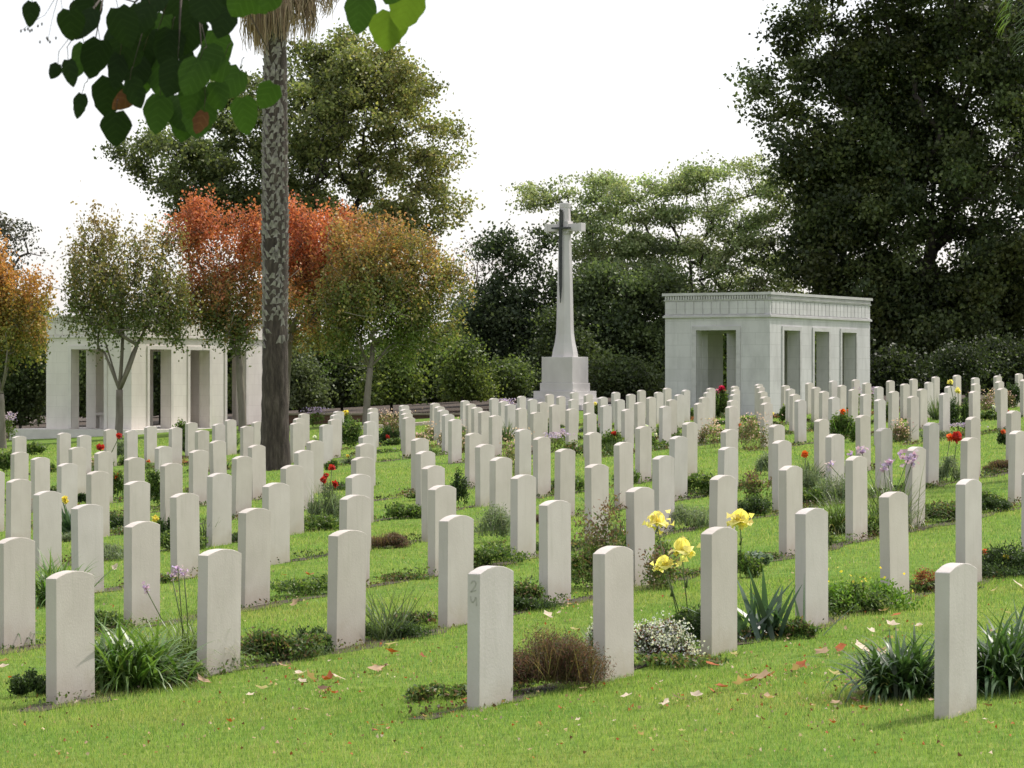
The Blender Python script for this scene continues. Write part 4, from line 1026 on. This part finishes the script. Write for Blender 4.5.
def plant(px, py, wpx, hpx, kind, desc=None, blooms=(), seed=None, ground=None, cat='plant'):
    x, D, z = ground_at(px, py) if ground is None else ground
    s = D/F; w_ = wpx*s*(1.25 if kind in ('heather','white','bush','dark','low','lav','gaura','lowyellow') else 1.1); h = hpx*s*1.1; z = float(gz(x, D))
    a = random.random()*6
    BL = {'red': (0.50,0.04,0.035), 'orange': (0.70,0.14,0.03), 'yellow': (0.80,0.66,0.16), 'butter': (0.85,0.74,0.28), 'magenta': (0.5,0.02,0.09), 'lilac': (0.50,0.36,0.62), 'pink': (0.62,0.22,0.42), 'white': (0.8,0.8,0.78)}
    has = len(blooms) > 0
    multi = has or kind in ('gaura', 'white', 'statice', 'dryred', 'lowyellow')
    names = {'strap': ('agapanthus', 'clump of arching green strap leaves'), 'strapdark': ('agapanthus', 'clump of dark arching strap leaves'), 'fine': ('tulbaghia', 'fountain of fine narrow green leaves'),
             'tuft': ('iris_tuft', 'upright fan of grassy blades'), 'iris': ('iris', 'broad sword shaped iris leaves'), 'heather': ('heather', 'rounded reddish brown heather bush'),
             'white': ('candytuft', 'bush smothered in small white flowers'), 'bush': ('bedding_shrub', 'small leafy green bush'), 'dark': ('bedding_shrub', 'small dark green cushion'), 'low': ('ground_cover', 'low creeping green plant'),
             'lav': ('lavender', 'grey green lavender cushion'), 'spike': ('salvia', 'tall brown and green flower spikes'), 'gaura': ('gaura', 'airy bush of tiny pink white flowers'), 'statice': ('statice', 'plant with airy lilac flower heads'),
             'dryred': ('dry_grass', 'airy dry pinkish seed stems'), 'lowyellow': ('cinquefoil', 'low green plant with yellow flowers'), 'rust': ('sedum', 'small rust coloured low plant'), 'hosta': ('dusty_miller', 'low silvery leafed rosette')}
    nm, dsc = names[kind]
    dsc = desc or dsc
    root = empty(nm, (x, D, z)); tag(root, uniq(dsc, x, D), cat, PG)
    parts = []; mat = 'leaf'
    def base(n, r): 
        q = rng.normal(size=(n, 3))*np.array([r, r, 0]); return q
    lod = max(0.25, min(1.0, 20/D))
    if kind in ('strap', 'strapdark', 'fine'):
        n = int((330 if kind != 'fine' else 520)*max(0.35, lod)); mat = 'leaf_gloss'
        c = {'strap': (0.09,0.155,0.032), 'strapdark': (0.045,0.085,0.028), 'fine': (0.12,0.17,0.05)}[kind]
        L = h*rng.uniform(0.9, 1.5, n) if kind != 'fine' else h*rng.uniform(0.85, 1.35, n)
        W = np.full(n, 0.021 if kind != 'fine' else 0.006)*rng.uniform(0.7, 1.2, n)*max(1, D/28)
        B = base(n, w_*0.20)
        az = rng.uniform(0, 2*PI, n)
        parts.append(ribbons(B, az, rng.uniform(0.55, 1.5, n), L, W, rng.uniform(0.7, 2.9, n), colvar(c, n, 0.3, 0.12), 7, tipcol=np.array(c)*1.5, taper=2.2))
        m_ = int(n*0.10)
        parts.append(ribbons(base(m_, w_*0.16), rng.uniform(0, 2*PI, m_), rng.uniform(0.3, 1.0, m_), h*rng.uniform(0.6, 1.1, m_), np.full(m_, 0.013), rng.uniform(1.0, 2.6, m_), colvar((0.38,0.34,0.16), m_, 0.25), 6))
    elif kind in ('tuft', 'iris'):
        n = int((110 if kind == 'tuft' else 42)); mat = 'leaf_gloss'
        c = (0.085,0.12,0.045) if kind == 'tuft' else (0.055,0.10,0.055)
        Wd = 0.007 if kind == 'tuft' else 0.042
        B = base(n, w_*(0.13 if kind == 'tuft' else 0.2))
        parts.append(ribbons(B, rng.uniform(0, 2*PI, n), rng.uniform(0.55, 1.45, n), h*rng.uniform(0.6, 1.2, n), np.full(n, Wd)*max(1, D/30), rng.uniform(0.0, 0.5, n), colvar(c, n, 0.25, 0.1), 5, taper=2.5, tipcol=np.array(c)*1.3,
                     side=unit(rng.normal(size=(n, 3))*np.array([1, 1, 0.15]))))
    else:
        dens = {'heather': 12000, 'white': 3000, 'bush': 1500, 'dark': 1700, 'low': 900, 'lav': 1600, 'spike': 620, 'gaura': 700, 'statice': 300, 'dryred': 150, 'lowyellow': 1300, 'rust': 700, 'hosta': 500}[kind]
        n = int(2.3*dens*max(0.3, lod)*(0.5+w_*h*2.6))
        lf = {'heather': 0.02, 'white': 0.022, 'bush': 0.034, 'dark': 0.026, 'low': 0.032, 'lav': 0.034, 'spike': 0.036, 'gaura': 0.024, 'statice': 0.03, 'dryred': 0.02, 'lowyellow': 0.034, 'rust': 0.02, 'hosta': 0.06}[kind]
        lf = lf*max(1, (D/26)**0.8)
        pal = {'heather': [(0.11,0.06,0.045),(0.15,0.075,0.06),(0.07,0.05,0.032),(0.06,0.075,0.03)], 'white': [(0.07,0.09,0.05),(0.045,0.055,0.03),(0.14,0.05,0.035)],
               'bush': [(0.06,0.10,0.025),(0.09,0.14,0.03),(0.045,0.075,0.022),(0.13,0.16,0.05)], 'dark': [(0.03,0.05,0.018),(0.045,0.07,0.024)], 'low': [(0.06,0.105,0.028),(0.04,0.07,0.02),(0.11,0.14,0.04),(0.13,0.09,0.05)],
               'lav': [(0.12,0.15,0.09),(0.09,0.12,0.065),(0.16,0.185,0.12)], 'spike': [(0.10,0.15,0.04),(0.12,0.13,0.05),(0.15,0.11,0.06),(0.075,0.11,0.03)], 'gaura': [(0.13,0.13,0.06),(0.16,0.10,0.07),(0.08,0.10,0.04)],
               'statice': [(0.09,0.13,0.03)], 'dryred': [(0.2,0.11,0.08)], 'lowyellow': [(0.08,0.15,0.025),(0.11,0.18,0.03)], 'rust': [(0.25,0.09,0.04),(0.15,0.08,0.04)], 'hosta': [(0.16,0.2,0.16),(0.10,0.14,0.10)]}[kind]
        # a few sub-mounds so the outline is uneven
        k = 15; ux = rng.uniform(-1, 1, k); mc = np.stack([ux*w_*0.40, rng.uniform(-1, 1, k)*w_*0.24, (0.15+rng.uniform(0.1, 0.62, k)*(1-0.45*ux**2))*h], 1); mr = rng.uniform(0.35, 0.85, k)
        who = rng.integers(0, k, n); d = unit(rng.normal(size=(n, 3))); rad = rng.random((n, 1))**0.4
        P = mc[who]+d*rad*np.array([w_*0.24, w_*0.24, h*0.36])*mr[who][:, None]
        if kind == 'spike':
            ns = max(8, int(22*lod)); sx = rng.normal(size=(ns, 2))*w_*0.24; sh = h*rng.uniform(0.6, 1.0, ns)
            who = rng.integers(0, ns, n); tt = rng.random(n)**0.7
            P = np.column_stack([sx[who]+rng.normal(size=(n, 2))*0.028*max(1, D/25), tt*sh[who]])
        P = P+rng.normal(size=(n, 3))*np.array([w_*0.05, w_*0.05, h*0.06]); P[:, 2] = np.clip(np.abs(P[:, 2]), 0.004, h*1.15)
        c = np.array(pal)[rng.integers(0, len(pal), n)]*1.4
        if kind == 'spike':
            t = np.clip((tt-0.6)*3, 0, 1)[:, None]*(rng.random((n, 1)) < 0.6); c = c*(1-t)+np.array([0.17,0.10,0.075])*t
        if kind == 'white': c = np.where((P[:, 2:3] < h*0.3), np.array([0.15,0.05,0.035]), c)
        c = np.clip(c*(1+rng.normal(size=(n, 1))*0.22), 0.008, 0.8)
        parts.append(leaves(P, lf*(0.7+0.6*rng.random(n)), lf*(0.5 if kind not in ('lav', 'heather') else 0.22), c, updir=0.8 if kind in ('lav', 'heather', 'spike') else 0.2))
    if kind in ('heather', 'white', 'bush', 'low', 'lav', 'dark'):          # upright shoots that break the outline
        q = int({'heather': 420, 'white': 160, 'bush': 90, 'low': 60, 'lav': 200, 'dark': 60}[kind]*lod)
        B2 = np.stack([rng.uniform(-1, 1, q)*w_*0.42, rng.uniform(-1, 1, q)*w_*0.25, np.full(q, h*0.15)], 1)
        parts.append(ribbons(B2, rng.uniform(0, 2*PI, q), rng.uniform(0.7, 1.5, q), h*rng.uniform(0.5, 1.0, q)*(1-0.5*(B2[:, 0]/(w_*0.5))**2), np.full(q, 0.004)*max(1, D/24), rng.uniform(0, 0.5, q), colvar(np.array((0.13,0.095,0.05) if kind == 'heather' else np.array(pal[0])*1.5), q, 0.25), 3, taper=3.0))
    V, Fq, cv = join(*parts)
    link('foliage', np_mesh('foliage', V, Fq, cv), M[mat], root)
    def mass(n, col, size, hz, name='blossom'):
        P = np.stack([rng.normal(size=n)*w_*0.25, rng.normal(size=n)*w_*0.25, h*hz(rng.random(n))], 1)
        if kind == 'white':
            kk = rng.integers(0, k, n); ex = (rng.normal(size=(n, 3))*np.array([w_*0.14, w_*0.14, h*0.12])).astype(float)
            d = unit(np.abs(rng.normal(size=(n, 3)))*np.array([1, 1, 1])*rng.choice([-1, 1], size=(n, 3))*np.array([1, 1, 0])+np.array([0, 0, 1])*np.abs(rng.normal(size=(n, 1))))
            P = mc[kk]*np.array([1, 1, 0.9])+d*np.array([w_*0.14, w_*0.14, h*0.22])*mr[kk][:, None]+ex; P[:, 2] = np.clip(P[:, 2], h*0.22, h*1.15)
        V, Fq, cv = leaves(P, size, size*0.7, colvar(col, n, 0.15, 0.07)); tag(link(name, np_mesh(name, V, Fq, cv), M['petal'], root), kind='stuff')
    f = max(1, (D/26)**0.8)
    if kind == 'white': mass(3800, (0.62,0.62,0.64), 0.018*f, lambda u: 0.4+0.6*u)
    if kind == 'gaura': mass(int(260*max(.4, lod)), (0.62,0.42,0.42), 0.024*f, lambda u: 0.25+0.8*u**0.8)
    if kind == 'statice': mass(150, (0.52,0.40,0.66), 0.022*f, lambda u: 0.75+0.3*u)
    if kind == 'dryred': mass(260, (0.34,0.17,0.14), 0.012*f, lambda u: 0.1+0.95*u)
    if kind == 'lowyellow': mass(26, (0.75,0.60,0.08), 0.03, lambda u: 0.5+0.7*u)
    if kind in ('gaura', 'statice', 'dryred'):
        n = 24; V, Fq, cv = ribbons(base(n, w_*0.1), rng.uniform(0, 2*PI, n), rng.uniform(1.1, 1.5, n), h*rng.uniform(0.8, 1.05, n), np.full(n, 0.003*f), rng.uniform(0, 0.5, n), colvar((0.14,0.12,0.06), n, 0.2), 4)
        link('stem', np_mesh('stem', V, Fq, cv), M['leaf'], root)
    for (bx, by, sz, col, bk) in blooms:
        q = at(bx, by, D+random.gauss(0, 0.05)); q = (q[0]-x, q[1]-D, q[2]-z)
        flower(bk, q, sz*s, BL[col], root)
        mb = MB(); b0 = (rng.normal()*w_*0.08, rng.normal()*w_*0.08, 0)
        mb.tube([b0, tuple(b0[i]*0.4+q[i]*0.6+rng.normal()*0.01 for i in range(3)), (q[0], q[1], q[2]-sz*s*0.2)], [0.004*max(1, D/30)]*3, 5)
        if bk == 'iris': mb.tube([tuple(b0[i]*0.4+q[i]*0.6 for i in range(3)), tuple(b0[i]*0.3+q[i]*0.7+(0.02 if i == 0 else 0.02 if i == 2 else 0) for i in range(3))], [0.012, 0.003], 5)
        mb.build('stem', M['leaf_stem'], root, smooth=True)
    return root

def spots(*a): return a
R = 'rose'
plant(132, 692, 78, 62, 'strap'); plant(186, 672, 72, 58, 'fine', blooms=((178,568,7,'lilac','x'),(146,588,7,'lilac','x'),(184,573,6,'lilac','x'),(172,576,5,'lilac','x'),(222,572,7,'lilac','x')))
plant(105, 690, 40, 50, 'strap', desc='upright younger strap leaf clump'); plant(30, 700, 30, 24, 'dark'); plant(2, 645, 44, 30, 'strapdark')
plant(58, 604, 48, 40, 'strap'); plant(388, 640, 56, 54, 'tuft')
plant(900, 706, 62, 56, 'strapdark'); plant(1000, 700, 72, 66, 'strapdark'); plant(1035, 690, 60, 60, 'strapdark')
plant(765, 640, 74, 60, 'iris'); plant(690, 642, 30, 34, 'bush', blooms=((657,524,11,'butter','iris'),(682,552,12,'butter','iris'),(664,567,10,'butter','iris')), desc='iris stalks with pale yellow flowers')
plant(742, 578, 30, 26, 'bush', blooms=((740,523,12,'butter','iris'),), desc='iris with one pale yellow flower'); plant(757, 566, 28, 14, 'hosta')
plant(552, 697, 82, 54, 'heather'); plant(662, 667, 46, 44, 'white'); plant(600, 662, 16, 40, 'white', desc='sprig of small white flowers'); plant(706, 645, 36, 40, 'dark')
plant(290, 660, 66, 34, 'low'); plant(262, 662, 46, 34, 'low', desc='low bronze tinged creeping plant'); plant(312, 655, 30, 28, 'dark'); plant(440, 706, 50, 16, 'low'); plant(527, 610, 34, 30, 'low')
plant(415, 625, 36, 16, 'low', blooms=((430,620,6,'pink','x'),)); plant(600, 590, 50, 84, 'spike'); plant(588, 588, 36, 40, 'bush'); plant(640, 580, 44, 56, 'bush'); plant(655, 590, 40, 40, 'spike', desc='shorter russet flower spikes')
plant(860, 612, 86, 34, 'lowyellow'); plant(800, 640, 24, 20, 'low'); plant(926, 592, 26, 26, 'rust'); plant(1003, 576, 48, 34, 'dark', blooms=((1005,558,5,'yellow',R),(985,552,4,'orange',R)))
plant(888, 531, 56, 56, 'fine', blooms=((862,452,8,'lilac','x'),(908,458,10,'lilac','x'),(850,454,6,'lilac','x'),(888,462,8,'lilac','x'),(830,464,6,'lilac','x'),(915,455,8,'lilac','x'),(884,468,7,'lilac','x'),(912,462,7,'lilac','x')))
plant(836, 534, 24, 40, 'fine', desc='finer green tuft'); plant(941, 522, 46, 24, 'low', blooms=((930,525,5,'pink','x'),)); plant(992, 512, 30, 14, 'dark')
plant(690, 530, 46, 26, 'lav'); plant(722, 516, 20, 18, 'lav'); plant(700, 497, 30, 24, 'bush'); plant(752, 516, 34, 20, 'dark'); plant(752, 500, 20, 26, 'spike')
plant(805, 500, 26, 40, 'lav', blooms=((805,455,5,'orange',R),)); plant(835, 505, 36, 34, 'lav'); plant(948, 482, 26, 26, 'lav', blooms=((957,437,8,'red',R),(950,438,6,'orange',R)))
plant(326, 526, 30, 46, 'lav', blooms=((323,480,5,'red',R),(332,468,4.5,'red',R),(335,484,5,'red',R),(326,476,4,'red',R)))
plant(495, 542, 34, 36, 'lav'); plant(500, 560, 30, 20, 'low'); plant(475, 566, 26, 16, 'dark'); plant(459, 505, 14, 34, 'dark'); plant(164, 548, 16, 34, 'dark', blooms=((156,519,5,'yellow',R),))
plant(70, 534, 12, 28, 'iris', blooms=((65,500,5,'yellow',R),)); plant(115, 532, 20, 18, 'dark'); plant(153, 508, 16, 44, 'bush'); plant(82, 503, 10, 10, 'dark')
plant(206, 546, 22, 28, 'tuft'); plant(22, 540, 28, 40, 'dryred'); plant(612, 454, 22, 22, 'bush', blooms=((614,434,4,'red',R),)); plant(578, 456, 22, 16, 'low')
plant(752, 449, 32, 32, 'gaura'); plant(714, 448, 26, 26, 'gaura'); plant(719, 418, 18, 30, 'bush', blooms=((722,389,5,'magenta',R),(717,392,4,'pink',R)))
plant(517, 478, 24, 44, 'gaura'); plant(452, 452, 26, 30, 'gaura'); plant(436, 440, 20, 18, 'gaura'); plant(392, 436, 30, 24, 'gaura'); plant(388, 445, 22, 18, 'dark'); plant(348, 448, 24, 30, 'bush', blooms=((344,453,4,'red',R),))
plant(346, 436, 10, 22, 'bush', blooms=((346,413,4,'yellow',R),)); plant(507, 442, 12, 20, 'tuft'); plant(505, 424, 20, 22, 'statice'); plant(316, 428, 16, 18, 'statice'); plant(332, 470, 10, 10, 'bush', blooms=((331,468,3.5,'orange',R),))
plant(842, 442, 20, 30, 'bush', blooms=((843,412,4.5,'orange',R),)); plant(870, 410, 22, 20, 'statice'); plant(858, 442, 12, 20, 'bush'); plant(900, 442, 22, 22, 'tuft'); plant(960, 432, 22, 38, 'dark', blooms=((950,382,4,'butter',R),(958,391,4.5,'butter',R)))
plant(992, 418, 22, 26, 'gaura'); plant(936, 420, 12, 22, 'tuft'); plant(788, 424, 14, 20, 'bush'); plant(1012, 408, 14, 26, 'dark', blooms=((1012,402,3,'orange',R),)); plant(890, 422, 12, 20, 'bush')
plant(1006, 448, 14, 20, 'dark', blooms=((1003,432,3.5,'orange',R),)); plant(688, 420, 12, 12, 'bush', blooms=((686,415,3,'red',R),)); plant(648, 445, 12, 10, 'dark'); plant(104, 470, 14, 14, 'bush', blooms=((100,447,5,'red',R),(119,436,4,'red',R)))
plant(118, 500, 16, 26, 'bush', blooms=((117,476,4,'orange',R),)); plant(4, 472, 22, 26, 'bush'); plant(32, 455, 22, 12, 'bush'); plant(8, 442, 20, 26, 'statice'); plant(190, 455, 14, 16, 'dark'); plant(232, 448, 14, 18, 'tuft')
plant(183, 447, 14, 26, 'bush'); plant(120, 458, 16, 18, 'lav'); plant(425, 500, 30, 10, 'low'); plant(545, 395, 20, 20, 'statice'); plant(597, 412, 10, 12, 'bush', blooms=((595,404,2.5,'butter',R),))
plant(870, 395, 14, 12, 'statice'); plant(668, 436, 20, 12, 'bush'); plant(270, 462, 0.1+12, 10, 'bush'); plant(600, 440, 14, 14, 'dark'); plant(770, 475, 22, 22, 'lav')

# small volunteers filling the beds between the stones
fill = 0
for (row, far), L in sorted(byrow.items(), key=lambda t: t[0]):
    for i, s in enumerate(L[:-1]):
        t = L[i+1]
        if abs(t['a']-s['a']) > 1.6: continue
        if random.random() > (0.85 if not far else 0.68): continue
        f = random.uniform(0.3, 0.7); x = s['x']*(1-f)+t['x']*f; y = s['y']*(1-f)+t['y']*f
        px = 512+x*F/y; pyy = 384-(float(gz(x, y))-CAMZ)*F/y
        if px < -20 or px > 1044: continue
        kind = random.choice(['low', 'low', 'bush', 'dark', 'bush', 'lav', 'rust', 'tuft', 'heather' if not far else 'statice', 'gaura' if far else 'low', 'tuft' if far else 'low'])
        wd = random.uniform(0.25, 0.65); hh = {'low': 0.08, 'dark': 0.12, 'bush': 0.2, 'lav': 0.15, 'rust': 0.1, 'heather': 0.14, 'statice': 0.28, 'gaura': 0.32, 'tuft': 0.22}[kind]*random.uniform(0.7, 1.2)
        bl = ()
        if far and random.random() < 0.25:
            bl = ((px+random.gauss(0, 3), pyy-hh*1.2*F/y, 2.6, random.choice(['red', 'orange', 'yellow', 'pink', 'white']), R),)
        plant(px, pyy, wd*F/y, hh*F/y, kind, ground=(x, y, float(gz(x, y))), blooms=bl,
              desc={'low': 'tiny creeping plant', 'dark': 'tiny dark cushion', 'bush': 'small fresh green seedling bush', 'lav': 'small grey green cushion', 'rust': 'tiny rust tinted cushion', 'heather': 'tiny bronze heather', 'statice': 'lilac flowered wispy plant', 'gaura': 'wispy pink flowered plant', 'tuft': 'small grassy tuft'}[kind])

# ================================================================== fallen leaves on the lawn
def dead_leaf_mesh(seed, c, curl):
    rg = np.random.default_rng(seed)
    n = 9; V = [(0, 0, 0)]; 
    for i in range(n):
        a = 2*PI*i/n; r = (1.0 if i % 2 == 0 else 0.62)*(1+rg.normal()*0.12)
        x, y = math.cos(a)*r*1.15, math.sin(a)*r*0.75
        V.append((x, y, curl*(x*x*0.5+abs(y)*0.5)+rg.normal()*0.06))
    Fc = [(0, i+1, (i+1) % n+1) for i in range(n)]
    cols = np.clip(np.array(c)[None, :]*(1+rg.normal(size=(n+1, 1))*0.18), 0.01, 0.9)
    me = np_mesh('fallen_leaf', np.array(V), Fc, cols); me.materials.append(M['dead']); return me
KINDS = [('rust', (0.36,0.10,0.03), 'rust orange'), ('tan', (0.44,0.30,0.19), 'dry tan'), ('pale', (0.62,0.50,0.40), 'pale bleached'), ('brown', (0.14,0.075,0.045), 'dark brown')]
LM = {k: [dead_leaf_mesh(i*7+j, c, (0.2, 0.55, 0.8)[i]) for i in range(3)] for j, (k, c, _) in enumerate(KINDS)}
LP = []
for (px, py, sz, k) in ((393,648,8,'pale'),(392,657,7,'rust'),(376,676,9,'tan'),(384,674,5,'brown'),(422,661,4,'rust'),(300,682,8,'pale'),(310,685,7,'tan'),(330,688,9,'rust'),(340,686,7,'pale'),
    (326,698,8,'brown'),(332,703,6,'rust'),(285,672,5,'tan'),(262,699,8,'pale'),(205,690,8,'tan'),(185,684,9,'tan'),(302,690,5,'pale'),(4,665,7,'tan'),(2,672,6,'pale'),(10,682,3,'rust'),
    (665,717,7,'pale'),(679,712,8,'brown'),(696,709,6,'pale'),(712,704,8,'rust'),(722,700,8,'rust'),(740,697,9,'tan'),(752,692,8,'rust'),(762,689,9,'tan'),(768,687,6,'rust'),(700,664,5,'pale'),(626,708,5,'pale'),
    (710,673,8,'rust'),(734,662,5,'pale'),(768,713,7,'tan'),(797,681,8,'tan'),(800,677,9,'rust'),(822,660,8,'tan'),(840,656,9,'rust'),(863,657,10,'pale'),(835,687,9,'pale'),(849,692,6,'brown'),
    (851,699,6,'tan'),(860,711,11,'pale'),(853,716,8,'brown'),(896,619,7,'rust'),(892,631,8,'pale'),(871,637,6,'pale'),(891,645,4,'tan'),(920,632,6,'pale'),(882,659,6,'tan'),(880,665,9,'pale'),
    (990,742,6,'tan'),(988,722,5,'brown'),(865,724,5,'tan'),(832,740,4,'rust'),(800,720,4,'rust'),(835,718,6,'tan'),(776,640,4,'tan'),(668,640,5,'pale'),(575,634,6,'pale'),(548,618,5,'pale'),(570,608,4,'tan'),
    (1019,589,7,'pale'),(995,594,5,'pale'),(905,595,5,'rust'),(885,615,5,'tan'),(487,712,8,'brown'),(480,714,6,'rust'),(465,711,5,'rust'),(308,578,5,'rust'),(285,578,4,'rust'),(295,607,5,'tan'),(115,571,4,'pale'),
    (240,654,5,'pale'),(455,720,4,'rust'),(640,752,4,'tan'),(540,740,5,'tan'),(380,740,5,'rust'),(375,745,4,'rust'),(230,735,4,'rust'),(300,656,3,'brown'),(230,668,8,'tan'),(250,705,5,'pale')):
    LP.append((px, py, sz, k))
for i in range(150):
    py = 600+170*random.random()**0.8; px = random.uniform(0, 1024)
    LP.append((px, py, random.uniform(1.5, 4.0), random.choice(['rust', 'tan', 'tan', 'pale', 'brown'])))
for i in range(45):
    LP.append((random.uniform(0, 1024), random.uniform(500, 600), random.uniform(1.2, 2.6), random.choice(['rust', 'tan', 'pale'])))
def litter():
    n = 900; px = []; py = []
    big = [q for q in LP[:88] if q[1] > 600]
    for i in range(n):
        if i < 420:
            q = random.choice(big); px.append(q[0]+random.gauss(0, 14)); py.append(q[1]+random.gauss(0, 5))
        else: px.append(random.uniform(-10, 1034)); py.append(560+215*random.random())
    px = np.array(px); py = np.array(py); x, y, z = [], [], []
    for a, c in zip(px, py):
        g = ground_at(a, c); x.append(g[0]); y.append(g[1]); z.append(g[2])
    P = np.stack([x, y, np.array(z)+0.016+rng.random(n)*0.012], 1); y = np.array(y)
    c = np.array([(0.36,0.10,0.03),(0.42,0.27,0.17),(0.56,0.43,0.34),(0.14,0.07,0.04)])[rng.integers(0, 4, n)]
    V, Fq, cv = leaves(P, 0.020*(0.5+rng.random(n)), 0.016*(0.5+rng.random(n)), np.clip(c*(1+rng.normal(size=(n, 1))*0.2), .02, .8), fold=0.5)
    tag(link('leaf_litter', np_mesh('leaf_litter', V, Fq, cv), M['dead']), 'small scraps of dry brown leaf litter scattered over the foreground lawn', 'leaf litter', kind='stuff')
litter()
LBL = {k: n for k, _, n in KINDS}
for li, (px, py, sz, k) in enumerate(LP):
    x, y, z = ground_at(px, py)
    o = bpy.data.objects.new('fallen_leaf', random.choice(LM[k])); C.objects.link(o)
    r = sz*y/F*(1.15 if li < 88 else 0.85)
    o.location = (x, y, z+0.022+r*0.15); o.scale = (r, r, r)
    o.rotation_euler = (random.gauss(0, 0.3)+0.15, random.gauss(0, 0.3), random.random()*6.28)
    tag(o, '%s fallen leaf lying on the mown lawn among the graves' % LBL[k], 'leaf', 'fallen leaves, %s' % LBL[k])
